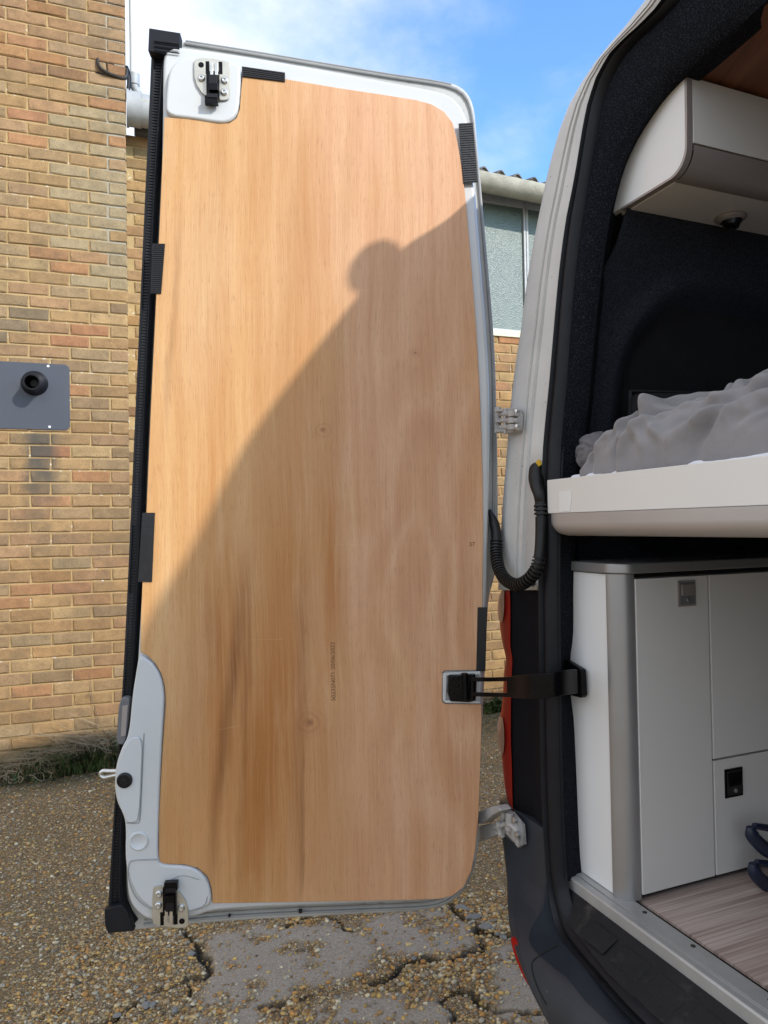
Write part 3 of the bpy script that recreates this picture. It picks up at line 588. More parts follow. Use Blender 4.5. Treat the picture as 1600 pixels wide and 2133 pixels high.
def lay(parent, c, sR, sL, zb, zt, z0, holes, tonefun, maxn=300, seed=5, visible=None):
    """bricks laid right to left from sR; those in view become bricks of their own, the rest one joined part"""
    r = random.Random(seed); rest = []; singles = []
    k0 = int(math.floor((zb-z0)/CRS)); k1 = int(math.ceil((zt-z0)/CRS))
    for k in range(k0, k1):
        zc = z0+(k+.5)*CRS; s = sR; first = (k % 2 == 0)
        while s > sL:
            L = .1025 if first else LBK; first = False
            sc = s-L/2; P = wbase(c)+sc*wd+zc*ZZ; s -= L+.010
            if any(a < sc < b and d < zc < e for a, b, d, e in holes): continue
            x, y = projpx(P); vis = visible(x, y)
            (singles if vis else rest).append((P, L, tonefun(sc, zc, r)))
    singles.sort(key=lambda q: np.linalg.norm(q[0]-C0)); rest += singles[maxn:]; singles = singles[:maxn]
    for P, L, col in singles:
        me = r.choice(BF if L > .15 else BH); o = bpy.data.objects.new('brick', me); COL.objects.link(o)
        q = P+wn*(-.0165+r.uniform(-.002, .0025)); rot = wrot @ Matrix.Rotation(r.gauss(0, .004), 4, 'Y')
        if r.random() < .5: rot = rot @ Matrix.Rotation(math.pi, 4, 'Y')
        o.parent = parent; o.matrix_local = Matrix.Translation(Vector(q-ORI[parent])) @ rot; o.color = tuple(col)+(1,)
    v = []; f = []; cols = []
    for P, L, col in rest:
        bv, bf = brick_geo(L, HBK, r.randrange(9)); o = len(v); q0 = P+wn*(-.0165+r.uniform(-.002, .0025))-ORI[parent]
        for p in bv: v.append(tuple(q0+p[0]*wd-p[1]*wn+p[2]*ZZ)); cols.append(col)
        f += [tuple(i+o for i in q) for q in bf]
    me = bpy.data.meshes.new('outer_bricks'); me.from_pydata(v, [], f); vcol(me, 'tint', np.array(cols)); me.materials.append(M['brickS'])
    bm = bmesh.new(); bm.from_mesh(me); bmesh.ops.recalc_face_normals(bm, faces=bm.faces); bm.to_mesh(me); bm.free()
    o = bpy.data.objects.new('outer_bricks', me); COL.objects.link(o); o.parent = parent; o['kind'] = 'stuff'
def s_of(px, py, c): return float((wallp(px, py, c)-wbase(c)) @ wd)
PR = s_of(263, 300, CP); z0 = wallp(197, 1441, CP)[2] % CRS
def bandbox(mb, c, s0, s1, za, zb, depth, m=0): mb.slab([wbase(c)+s0*wd+za*ZZ, wbase(c)+s1*wd+za*ZZ, wbase(c)+s1*wd+zb*ZZ, wbase(c)+s0*wd+zb*ZZ], -wn*depth, m)
# tall brick pier block on the left
pier = thing('brick_building', wbase(CP)+(PR-.6)*wd, 'tall yellow stock brick building end filling the left side, with the dark plate on it', 'building')
bs0 = s_of(222, 140, CP); bz0 = wallp(222, 145, CP)[2]
mb = MB(); bandbox(mb, CP-.0050/abs(wn[1]), PR-3.6, PR-.004, -.1, 6.2, 1.6); mb.build('wall', M['mortar'], pier)
zgrey = wallp(215, 470, CP)[2]
def tone_pier(s, z, r):
    c = tone(r); d = PR-s
    if z > 2.95 and d < .37 and r.random() < .72: q_ = r.uniform(.92, 1.08); c = tuple(x*q_ for x in (.285, .225, .135))
    yb = z
    if 2.45 < z < 2.78 and d > .2 and r.random() < .55: q_ = r.uniform(.85, 1.1); c = tuple(x*q_ for x in (.19, .145, .092))
    if 2.55 < z < 2.72 and d < .35 and r.random() < .5: q_ = r.uniform(.9, 1.05); c = tuple(x*q_ for x in (.31, .155, .08))
    if z > 4.2: c = (c[0]*1.0, c[1]*.86, c[2]*.82)
    return c
lay(pier, CP, PR-.001, PR-3.6, 0, 6.2, z0, [(bs0-.07, bs0+.045, bz0-.04, bz0+.035)], tone_pier, 298, 11, lambda x, y: -45 < x < 300 and -15 < y < 1610)
mb = MB(); mb.slab([wbase(CP)+(bs0+i)*wd+(bz0+j)*ZZ+wn*.0078 for i, j in ((-.06, -.04), (.045, -.04), (.045, .04), (-.06, .04))], -wn*.004); mb.build('putlog_hole_shade', M['void'], pier)  # flat dark patch; the shade inside the missing brick is its colour
# iron strap bent round the corner under the hole
A = lambda px, py, t=.01: wallp(px, py, CP)+wn*t
pth = chaikin([A(203, 127), A(204, 137, .03), A(209, 150, .035), A(222, 158, .03), A(240, 163, .02), A(256, 167, .012), A(263, 165, .014), A(265, 150, .0), A(263, 140, -.03)], 2, False)
mb = MB(); mb.tube(pth, .009, 8, flat=1.7); mb.build('iron_strap', M['iron'], pier, smooth=True)
# white downpipe coming down the end of the tall building
def dp(px, py, c=5.16): return wallp(px, py, c)
mb = MB(); pt = [dp(277, -260), dp(278, 0), dp(280, 100), dp(280, 160)]; mb.tube(resample(pt, 12), .029, 20); mb.build('downpipe', M['pvc'], pier, smooth=True)
mb = MB(); mb.tube(resample([dp(280, 155), dp(280, 178)], 4), .033, 20); mb.tube(spline([dp(280, 172), dp(281, 182), dp(288, 196), dp(298, 206)], 14), .027, 16); mb.build('downpipe_elbow', M['ggrey'], pier, smooth=True)
mb = MB(); mb.tube(spline([dp(263, 140, 5.05), dp(268, 155, 5.1), dp(269, 175, 5.1), dp(266, 200, 5.1), dp(272, 235, 5.16)], 14), .014, 8); mb.build('gap_shadow_tube', M['rubber'], pier, smooth=True)  # dark tube added in place of the shadow between pier and gutter

# low workshop behind
GL = s_of(282, 215, 5.05)
shop = thing('workshop_building', wbase(CMN)+s_of(1060, 1400, CMN)*wd, 'low brick workshop with corrugated roof, gutter and frosted windows behind the door', 'building')
zs = wallp(1060, 690, CMN)[2]; ze = 4.05
ws0, ws1 = s_of(520, 560, CMN), s_of(1060, 560, CMN)+2.0
mb = MB(); cm = CMN-.0050/abs(wn[1])
bandbox(mb, cm, PR-.2, ws1+1.5, -.1, zs-.055, .3); bandbox(mb, cm, PR-.2, ws0, zs-.055, ze, .3); bandbox(mb, cm, ws1, ws1+1.5, zs-.055, ze, .3); mb.build('wall', M['mortar2'], shop)
def tone_shop(s, z, r):
    c = tone(r); return tuple(x*y for x, y in zip(c, (1.08, 1.04, .95)))
lay(shop, CMN, ws1+1.5-.02, PR-.02, 0, ze-.02, z0, [(ws0, ws1, zs-.06, 9)], tone_shop, 290, 12, lambda x, y: (262 < x < 345 and 225 < y < 1500) or (1005 < x < 1100 and 680 < y < 1480))
mb = MB(); bandbox(mb, CMN-.03, ws0, ws1, zs-.052, zs, .10); mb.build('window_sill', M['sill'], shop, bevel=.004)
# row of windows between sill and eaves
mull = s_of(1098, 500, CMN); pw = .62; kk = 0
smin = mull-pw*math.ceil((mull-ws0)/pw); s = smin; pane_z0, pane_z1 = zs+.03, ze-.08
top = zs+.002
while s < ws1-.05:
    a, b = max(s, ws0), min(s+pw, ws1)
    w = thing('tmp', (0, 0, 0), None, None); bpy.data.objects.remove(w)
    fr = MB(); c = CMN+.03
    for (x0, x1, y0, y1) in ((a+.002, a+.022, zs+.001, ze), (b-.022, b-.002, zs+.001, ze), (a+.023, b-.023, zs+.001, zs+.026), (a+.023, b-.023, ze-.07, ze)):
        bandbox(fr, c, x0, x1, y0, y1, .045)
    win = fr.build('window', M['winfr'], shop, bevel=.003)
    p = MB(); bandbox(p, c+.02, a+.0225, b-.0225, zs+.0262, ze-.0702, .006); p.build('pane', M['glass'], win)
    s += pw
# gutter, brackets, roof
def tilt(s): return .035-.105*(s-GL)/2.75           # the eaves run slightly out of level
def guttube(name, c, s0, s1, zt, R, mat, rim=.008):
    mb = MB(); rings = []
    prof = [(math.cos(q)*R, math.sin(q)*R) for q in np.linspace(math.pi, 2*math.pi, 14)]; inn = [(math.cos(q)*(R-rim), math.sin(q)*(R-rim)) for q in np.linspace(2*math.pi, math.pi, 14)]
    for s in np.linspace(s0, s1, 40):
        rings.append([wbase(c)+s*wd+wn*a+(zt+b+tilt(s))*ZZ for a, b in prof+inn])
    mb.loft(rings, True); n = len(rings[0]); mb.add(rings[0], [tuple(range(n))]); mb.add(rings[-1], [tuple(range(n))])
    return mb.build(name, mat, shop, smooth=True, angle=50)
zg = 4.10
guttube('gutter', 5.07, GL+.02, ws1+1.4, zg+.02, .098, M['gutter'])
mb = MB(); mb.cyl(wbase(5.07)+(GL-.045)*wd+(zg+.035)*ZZ, wbase(5.07)+(GL+.03)*wd+(zg+.035)*ZZ, .105, n=26); mb.cyl(wbase(5.07)+(GL-.06)*wd+(zg+.035)*ZZ, wbase(5.07)+(GL-.045)*wd+(zg+.035)*ZZ, .112, n=26)
mb.cyl(wbase(5.07)+(GL+.031)*wd+(zg+.035)*ZZ, wbase(5.07)+(GL+.25)*wd+(zg+.035)*ZZ, .098, n=26); mb.build('gutter_outlet', M['ggrey'], shop, smooth=True)
mb = MB(); mb.slab([wbase(5.19)+s*wd+z*ZZ for s, z in ((PR-.02, ze+.001), (ws1+1.5, ze+.001), (ws1+1.5, ze+.03), (PR-.02, ze+.12))], -wn*.05); mb.build('eaves_board', M['roof'], shop)
rings = []; sl = math.tan(math.radians(17))
hump0 = s_of(1077, 358, 5.12)
S = np.arange(PR+.03, ws1+1.5, .146/12)
def zroof(s, back): return zg+.088+tilt(s)+sl*back+.032*math.cos(2*math.pi*(s-hump0)/.146)
top_ = []; 
for back in (-.0, .5, 2.0, 4.5): top_.append([wbase(5.08)+s*wd-wn*back+zroof(s, back)*ZZ for s in S])
bot_ = [[p-ZZ*.011 for p in row] for row in top_]
mb = MB(); mb.loft(top_); mb.loft(bot_); mb.loft([top_[0], bot_[0]]); mb.build('roof', M['roof'], shop, smooth=True, angle=50)
mb = MB(); fill = [wbase(5.10)+s*wd+(zroof(s, .02)-.009)*ZZ for s in S]; fb = [wbase(5.10)+s*wd+(zg+.02+tilt(s))*ZZ for s in S]; mb.loft([fill, fb]); mb.build('eaves_filler', M['gutter'], shop)

# ------------------------------------------------------------------ slate grey plate with flue cowl
plt = thing('flue_plate', A(70, 895, .01), 'slate grey steel wall plate with rounded corners and black round outlet', 'wall plate')
cp = [A(-230, 742), A(-230, 903), (A(147, 895))]
def W2(s, z, t): return wbase(CP)+s*wd+z*ZZ+wn*t
pz1 = wallp(70, 757, CP)[2]; pz0 = wallp(70, 895, CP)[2]; ps1 = s_of(146, 830, CP); ps0 = ps1-1.1; R = .03
op = []
for (cx, cz, a0) in ((ps1-R, pz1-R, 0), (ps0+R, pz1-R, 90), (ps0+R, pz0+R, 180), (ps1-R, pz0+R, 270)):
    for q in np.linspace(a0, a0+90, 7): op.append(W2(cx+R*math.cos(math.radians(q)), cz+R*math.sin(math.radians(q)), .011))
mb = MB(); mb.slab(op, wn*.006); mb.build('plate', M['plate'], plt, bevel=.0015)
fc = W2(s_of(73, 800, CP), wallp(73, 800, CP)[2], .0175)
mb = MB(); mb.lathe(fc, wn-.12*ZZ, [(0, .075), (.006, .074), (.03, .062), (.075, .048), (.14, .046), (.14, .038), (.05, .037), (.02, .02), (.02, .001)], 36); mb.build('flue_outlet', M['blackpl'], plt, smooth=True, angle=50)
for (x, y) in ((101, 764), (104, 890)):
    mb = MB(); q = W2(s_of(x, y, CP), wallp(x, y, CP)[2], .017); mb.lathe(q, wn, [(0, .0075), (.002, .0072), (.0035, .004), (.0037, .0005)], 12); mb.build('screw', M['pvc'], plt, smooth=True)

# ------------------------------------------------------------------ weeds at the foot of the wall
def weed(px, py, n_st, n_gr, h, spread, label, seed, c=CP, lush=0, off=.07):
    r = random.Random(seed); b = wallp(px, py, c); b = np.array([b[0], b[1], 0.])+wn*off; root = thing('weed_clump', b, label, 'weed', 'weeds growing along the foot of the wall')
    st = MB(); gr = MB()
    for _ in range(n_st):
        a = b+wd*r.gauss(0, spread*.5)+wn*r.uniform(-.05, .05); hh = h*r.uniform(.45, 1.25)
        c1 = a+(wd*r.gauss(0, .35)+wn*r.uniform(-.1, .3)+ZZ)*hh*.5; c2 = c1+(wd*r.gauss(0, .8)+wn*r.uniform(-.1, .4)+ZZ*r.uniform(-.4, .9))*hh*.5
        w = r.uniform(.0013, .0028); st.tube(spline([a, (a+c1)/2+wd*r.gauss(0, .01), c1, c2], 7), [w]*4+[w*.8, w*.6, w*.35], 4, caps=False)
        for _k in range(r.randint(0, 2)):
            c3 = c1+(wd*r.gauss(0, 1)+ZZ*r.uniform(-.3, .8)+wn*r.uniform(0, .3))*hh*.35; st.tube([c1, (c1+c3)/2+ZZ*.01, c3], [w*.7, w*.5, w*.3], 3, caps=False)
    for _ in range(n_gr):
        a = b+wd*r.gauss(0, spread*.45)+wn*r.uniform(-.06, .06); hh = h*r.uniform(.25, .95)*(1+lush*.3); w = r.uniform(.003, .008)*(1+lush*.8)
        dirn = wd*r.gauss(0, .7)+wn*r.gauss(.3, .4); sd = np.cross(dirn+ZZ*.01, ZZ); sd /= np.linalg.norm(sd)+1e-6
        pts = [a+dirn*hh*t*t+ZZ*hh*(t-.35*t*t) for t in (0, .35, .7, 1)]; ww = (w*.6, w, w*.7, 0.0004)
        gr.loft([[q-sd*b_, q+dirn*0, q+sd*b_] for q, b_ in zip(pts, ww)])
    st.build('stems', M['stem'], root, kind='stuff'); gr.build('leaves', M['grass'], root, kind='stuff')
Wb = [(15, 1600, 60, 30, .16, .30, 'dry grey brown weeds at the foot of the wall in the far left corner', 1),
      (85, 1600, 34, 90, .20, .12, 'tangle of dry stalks with a broad green tuft left of the thicket', 2),
      (150, 1598, 50, 190, .28, .14, 'densest green thicket of weeds with pale arching stalks at the wall', 3),
      (215, 1590, 80, 230, .33, .15, 'tallest dry grass clump against the wall beside the grey door handle', 4)]
for a_ in Wb: weed(*a_)
weed(60, 1600, 20, 60, .07, .30, 'low dark weeds in the mossy edge in front of the left clumps', 8, off=.13)
weed(1036, 1450, 10, 150, .13, .20, 'bright green weed seen through the gap beside the red lamp', 5, CMN, 1.4)
mb = MB(); q = lambda x, y, t=.03: wallp(x, y, CP)+wn*t
mb.tube(spline([q(200, 1520), q(203, 1488), q(193, 1458), q(190, 1425), q(186, 1395)], 24), [.0016]*18+[.001]*6, 5); mb.tube(spline([q(192, 1455), q(186, 1440), q(180, 1452)], 8), .0009, 4)
setp(mb.build("dry_twig", M["brush"]), "thin bare twig climbing the brick wall above the weeds", "twig")

# ================================================================== the van
van = thing('campervan', V(.9, 2.5, 0), 'white campervan with rear open, black carpeted door frame and fitted interior', 'van')
WM = .88                                       # centre line of the van
R0 = [(1362, 0), (1290, 90), (1250, 140), (1215, 190), (1190, 238), (1172, 290), (1155, 350), (1142, 410), (1130, 468), (1118, 530), (1103, 625), (1097, 680), (1085, 752), (1075, 830), (1066, 940), (1057, 1050), (1051, 1150), (1047, 1228)]
R1 = [(1392, 0), (1290, 99), (1260, 141), (1239, 192), (1228, 234), (1221, 270), (1204, 375), (1188, 450), (1174, 549), (1165, 640), (1152, 790), (1146, 850), (1139, 920), (1136, 979), (1132, 1038), (1130, 1130), (1128, 1228)]
R1b = [(1128, 1228), (1130, 1400), (1133, 1600), (1137, 1700), (1143, 1800), (1150, 1865), (1158, 1905), (1178, 1958), (1300, 2097)]
R2 = [(1420, 0), (1314, 99), (1278, 155), (1257, 210), (1242, 290), (1227, 380), (1212, 470), (1201, 560), (1193, 640), (1182, 790), (1176, 850), (1170, 920), (1167, 994), (1163, 1100), (1162, 1228)]
R2b = [(1162, 1228), (1164, 1400), (1167, 1600), (1170, 1700), (1174, 1790), (1179, 1850), (1188, 1890), (1212, 1938), (1330, 2075)]
R3 = [(1600, 0), (1500, 90), (1440, 140), (1400, 175), (1350, 240), (1310, 310), (1282, 395), (1270, 460), (1260, 520), (1250, 600), (1245, 640), (1235, 750), (1225, 850), (1215, 930), (1206, 994), (1198, 1100), (1194, 1228)]
R3b = [(1194, 1228), (1194, 1320), (1188, 1372), (1188, 1440), (1195, 1500), (1200, 1600), (1204, 1700), (1208, 1780), (1213, 1834)]
def lean(y): return .07*min(1, max(0, (1000-y)/850))
def wh(P, v): return [np.array(vanc(rear(x, y, (v(x, y) if callable(v) else v)))) for x, y in P]
def arch(P, v, wtop, htop, n=40, lead=3):
    """left half from the top centre down, then mirrored to a full arch"""
    Q = wh(P, v); Q = [np.array([WM, Q[0][1], htop]), np.array([wtop, Q[0][1], htop-.012])]+Q
    return spline(Q, n)
def mirror(Q): return [np.array([2*WM-p[0], p[1], p[2]]) for p in Q[::-1]]
def full(Q): return [V(*p) for p in list(Q)[::-1]]+[V(*p) for p in mirror(list(Q)[::-1])[1:]]
r0 = arch(R0, lambda x, y: .02+lean(y), .60, 2.470); r1 = arch(R1, lambda x, y: lean(y), .60, 2.440)
r2 = arch(R2, lambda x, y: .006+lean(y), .60, 2.410); r3 = arch(R3, lambda x, y: .055+.7*lean(y), .80, 2.262)
# white frame: outer edge, pressed channel, seal side
def mixr(a, b, t, v): return [np.array([(1-t)*p[0]+t*q[0], v+(1-t)*(p[1]-.02)+t*q[1], (1-t)*p[2]+t*q[2]]) for p, q in zip(a, b)]
mb = MB()
rr = [[np.array([p[0]+.004, p[1]+.08, p[2]-.0]) for p in r0], [np.array([p[0], p[1]-.008, p[2]]) for p in r0], mixr(r0, r1, .05, .002), mixr(r0, r1, .22, -.004), mixr(r0, r1, .50, -.007), mixr(r0, r1, .515, .003), mixr(r0, r1, .535, .003), mixr(r0, r1, .55, -.006), mixr(r0, r1, .63, -.006), mixr(r0, r1, .645, .004), mixr(r0, r1, .665, .004), mixr(r0, r1, .69, -.004), mixr(r0, r1, 1.0, .003)]
mb.loft([full(q) for q in rr]); mb.build('door_frame', M['white_old'], van, smooth=True, angle=70)
# outer body shell
def shell(v, dh, dw):
    Q = [np.array([p[0]-dw*(1-max(0, (p[2]-1.2)/1.2)), max(v, p[1]+.07) if v < .2 else v, p[2]+dh*max(0, (p[2]-1.3)/1.0)]) for p in r0]
    Q += [np.array([-.030-dw, v, 1.10]), np.array([-.030-dw, v, .8]), np.array([-.02-dw, v, .34])]
    return resample(np.array(Q), 60)
mb = MB(); ring0 = [full(shell(.10, 0, 0)), full(shell(.30, .045, .006)), full(shell(.9, .065, .012)), full(shell(3.0, .075, .012)), full(shell(5.0, .04, .012)), full(shell(5.3, -.25, -.05)), full(shell(6.3, -1.0, -.12))]
mb.loft(ring0); mb.add(ring0[-1], [tuple(range(len(ring0[-1])))]); mb.add(ring0[0][::1]+ring0[-1][::1], [(0, len(ring0[0])-1, 2*len(ring0[0])-1, len(ring0[0]))]); mb.build('body_shell', M['white_old'], van, smooth=True)
# unseen knob added at the roof edge to cast the door's round shadow
mb = MB(); vp = V(.770, .12, 2.452); mb.lathe(vp, ZZ, [(0, .05), (.05, .028), (.06, .034), (.072, .044), (.095, .048), (.118, .042), (.138, .026), (.146, .001)], 30); mb.build('roof_shadow_knob', M['cab'], van, smooth=True, angle=50)
# black seal round the opening (two lips) and the carpeted inner frame
def low(P, v): return spline(wh(P, v), 36)
bow = lambda x, y: -.055*min(1, max(0, (y-1900)/190))
s1 = low(R1b, bow); s2 = low(R2b, lambda x, y: .006-.05*min(1, max(0, (y-1880)/190))); s3 = low(R3b, .055)
def wide(Q, v, h):            # carry a ring across under the opening
    Q = list(Q); a = Q[-1]; return Q+[np.array([a[0]+(WM-a[0])*t, a[1]+(v-a[1])*min(1, t*2), a[2]+(h-a[2])*t]) for t in (.15, .3, .5, .7, .85, 1)]
A1 = list(r1)+wide(s1[1:], -.062, .600); A2 = list(r2)+wide(s2[1:], -.05, .628); A3 = list(r3)+list(s3[1:])
N = 130
A1 = resample(A1, N); A2 = resample(A2, N)
def mixa(a, b, t, dv): return [np.array([(1-t)*p[0]+t*q[0], (1-t)*p[1]+t*q[1]+dv, (1-t)*p[2]+t*q[2]]) for p, q in zip(a, b)]
prof = [(0, .004), (.02, -.006), (.12, -.013), (.22, -.006), (.30, .004), (.36, .001), (.44, -.011), (.60, -.015), (.78, -.012), (.92, -.004), (1.0, .006)]
mb = MB(); mb.loft([full(mixa(A1, A2, t, dv)) for t, dv in prof]); mb.build('rubber_seal', M['rubber'], van, smooth=True, angle=60)
A2c = resample(list(r2)+list(s2[1:24]), 90); A3c = resample(A3, 90)
mb = MB(); mb.loft([full(mixa(A2c, A3c, t, dv)) for t, dv in ((0, .0), (.08, -.004), (.5, -.010), (.86, -.010), (1.0, .0))]+[full([p+np.array([-.03, .025, 0]) for p in A3c]), full([p+np.array([-.045, .045, 0]) for p in A3c])]); mb.build('carpet_trim', M['carpet'], van, smooth=True, angle=60)
# black corner panel beside the lamp, below the white frame
LO = wh([(1064, 1228), (1063, 1300), (1065, 1400), (1065, 1500), (1066, 1600), (1068, 1700)], .004); LO = spline(LO, 36)
sU = resample(s1[:20], 36)
mb = MB(); mb.loft([[V(*p) for p in q] for q in ([p+np.array([0, .08, 0]) for p in LO], LO, mixa(LO, sU, .1, -.003), mixa(LO, sU, .5, .012), mixa(LO, sU, .9, .004), mixa(LO, sU, 1., .0))]); mb.build('corner_panel', M['matt'], van, smooth=True)
mb = MB(); q = [V(*vanc(rear(x, y, .004))) for x, y in ((1052, 1222), (1128, 1218), (1128, 1229), (1050, 1229))]; mb.slab(q, -vf*.010); mb.build('frame_end_cap', M['rim'], van, bevel=.002)
mb = MB(); 
for x, y in ((1074, 1218), (1092, 1214), (1112, 1216)): mb.lathe(rear(x, y, -.004), -vf, [(0, .006), (.003, .006), (.005, .003), (.005, .0005)], 10)
mb.build('frame_screws', M['iron'], van, smooth=True)
# tail lamp wrapping round the corner
TL = [(1057, 1222), (1046, 1236), (1041, 1270), (1042, 1310), (1048, 1345), (1054, 1372), (1050, 1400), (1048, 1440), (1045, 1475), (1041, 1500), (1042, 1545), (1047, 1590), (1052, 1640), (1060, 1675), (1067, 1694)]
TR = [(1060, 1222), (1062, 1236), (1063, 1270), (1063, 1310), (1063, 1345), (1067, 1372), (1066, 1400), (1065, 1440), (1064, 1475), (1064, 1500), (1064, 1545), (1066, 1590), (1067, 1640), (1068, 1675), (1070, 1694)]
tl = spline(wh(TL, .035), 60); tr = spline(wh(TR, -.002), 60)
rg = [tr, mixa(tr, tl, .35, -.006), mixa(tr, tl, .75, -.004), tl, [p+np.array([-.004, .05, 0]) for p in tl], [p+np.array([.0, .16, 0]) for p in tl]]
mb = MB(); mb.loft([[V(*p) for p in q] for q in rg]); tlamp = mb.build('tail_lamp', M['red'], van, smooth=True, angle=60)
def lens(cx, cy, ry, name):
    mb = MB(); rows = []
    for k in (1.0, .82, .4, .02):
        ring = []
        for q in np.linspace(0, 2*math.pi, 24, endpoint=False):
            y = cy+ry*k*math.sin(q); i = (y-1222)/(1694-1222)*59; i0 = int(max(0, min(58, i))); a = tr[i0]; b = tl[i0]; tt = .58+.33*k*math.cos(q)
            p = a*(1-tt)+b*tt; ring.append(V(p[0]-.0035-.002*(1-k), p[1]-.0075-.004*(1-k), p[2]))
        rows.append(ring)
    mb.loft(rows, True); mb.build(name, M['clear'], tlamp, smooth=True)
lens(1268, 1268, 40, 'round_lens'); lens(1050, 1542, 40, 'round_lens')
# bumper: rows fitted to a rounded corner
SIL = [((1041, 1690), .0, .03), ((1045, 1735), .004, .035), ((1050, 1780), .010, .045), ((1057, 1825), .025, .07), ((1057, 1855), .05, .09), ((1056, 1892), .085, .12), ((1063, 1945), .105, .12), ((1085, 2008), .115, .12), ((1110, 2060), .12, .12), ((1130, 2095), .115, .12), ((1152, 2132), .10, .12), ((1190, 2200), .07, .12), ((1235, 2290), .02, .12)]
rows = []
for (px, py), d, R in SIL:
    A_ = rear(px, py, -.08); B_ = rear(px, py, .10); a = np.array(vanc(A_)); b = np.array(vanc(B_)); u = (b-a)[:2]; u /= np.linalg.norm(u)
    best = None
    for wsv in np.linspace(-.1, .25, 351):
        cpt = np.array([wsv+R, -d+R]); q = cpt-a[:2]; dist = abs(u[0]*q[1]-u[1]*q[0])
        if best is None or abs(dist-R) < best[0]: tpt = a[:2]+u*(q@u); best = (abs(dist-R), wsv, tpt)
    tt = (best[2][1]-a[1])/(b[1]-a[1]); rows.append((a[2]+(b[2]-a[2])*tt, best[1], d, R))
rows.sort(key=lambda q: q[0]); HR = np.array([q[0] for q in rows]); 
_hs = np.linspace(HR[0], HR[-1], 160); _ker = np.hanning(23); _ker /= _ker.sum()
def _smooth(k): y = np.interp(_hs, HR, [q[k] for q in rows]); return np.convolve(np.pad(y, 11, mode='edge'), _ker, 'valid')
_W, _D, _R = _smooth(1), _smooth(2), _smooth(3)
fw = lambda h: float(np.interp(h, _hs, _W)); fd = lambda h: float(np.interp(h, _hs, _D)); fR = lambda h: float(np.interp(h, _hs, _R))
s1w = np.array([p[0] for p in s1]); s1h = np.array([p[2] for p in s1])
ordr = np.argsort(-s1h)
_o = np.argsort(s1w); _k = s1h[_o] < .83; _hw, _hh = s1w[_o][_k], s1h[_o][_k]
def htop(w): return min(.80, float(np.interp(w, _hw, _hh))-.003) if w < .36 else .603
hrow = sorted(set(list(HR)+[.78, .74, .70, .66, .63, .61, .60, .59, .575, .56, .55, .53, .50]), reverse=True)
Upath = [('s', v) for v in (.9, .6, .4, .25, .15)]+[('c', q) for q in np.linspace(0, 1, 12)]+[('r', w) for w in (.05, .07, .085, .095, .103, .110, .117, .124, .131, .14, .15, .16, .175, .19, .22, .26, .30, .36, .45, .6, .8, WM)]
def bpt(u, h, off=0.):
    R = fR(h); ws = fw(h)-off; d = fd(h)+off; k, t = u
    if k == 's': w, v = ws, max(t, -d+R)
    elif k == 'c': an = t*math.pi/2; w, v = ws+R-R*math.cos(an), -d+R-R*math.sin(an)
    else: w, v = max(t, ws+R), -d
    return w, v
RG = []
for h in hrow:
    row = []
    for u in Upath:
        w, v = bpt(u, h); ht = htop(w); hh = min(h, ht)
        w2, v2 = bpt(u, hh); row.append(np.array([w2, v2, hh]))
    RG.append(row)
last = []
for p in RG[0]:
    wv = p[0]; last.append(np.array([p[0]+(.02 if wv < .05 else 0), max(p[1], -.060*min(1, max(0, (wv-.12)/.22))+.0) if p[0] > .03 else p[1], p[2]+.006]))
RG = [[p+np.array([0, .035, 0]) for p in last], last]+RG
mb = MB(); mb.loft([[V(*p) for p in row] for row in RG]); mb.loft([[V(2*WM-p[0], p[1], p[2]) for p in row] for row in RG]); bump = mb.build('bumper', M['bumper'], van, smooth=True, angle=85)
# parting line of the bumper corner, red reflector
from mathutils.bvhtree import BVHTree
_bv = BVHTree.FromPolygons([Vector(p) for row in [[V(*q) for q in row] for row in RG] for p in row], [(k*len(RG[0])+i, k*len(RG[0])+i+1, (k+1)*len(RG[0])+i+1, (k+1)*len(RG[0])+i) for k in range(len(RG)-1) for i in range(len(RG[0])-1)])
def on_bumper(px, py):
    d = Vector(ray(px, py)).normalized(); hit = _bv.ray_cast(Vector(C0), d); return None if hit[0] is None else np.array(hit[0]-d*.0006)
mb = MB(); gap_ = [on_bumper(x, y) for x, y in spline([np.array([x, y, 0.]) for x, y in ((1163, 1967), (1140, 1981), (1116, 1996), (1108, 2010), (1113, 2038), (1124, 2066), (1138, 2092))], 40)[:, :2]]
gap_ = [p for p in gap_ if p is not None]; mb.tube(gap_, .0017, 6)
mb.build('panel_gap', M['void'], bump)
mb = MB(); mb.slab(chaikin([rear(x, y, -.100) for x, y in ((1062, 1952), (1067, 1978), (1079, 2012), (1093, 2042), (1110, 2068), (1121, 2064), (1110, 2034), (1096, 2002), (1082, 1976), (1070, 1953))], 2), vf*.05)
mb.build('red_reflector', M['red'], bump, bevel=.002)
# hinge pocket ledge in the bumper corner
mb = MB(); q = [rear(x, y, .0) for x, y in ((1048, 1738), (1086, 1772), (1090, 1768), (1066, 1722), (1050, 1722))]; mb.slab(q, -vf*.004); mb.build('hinge_pocket', M['grey'], bump, bevel=.001)
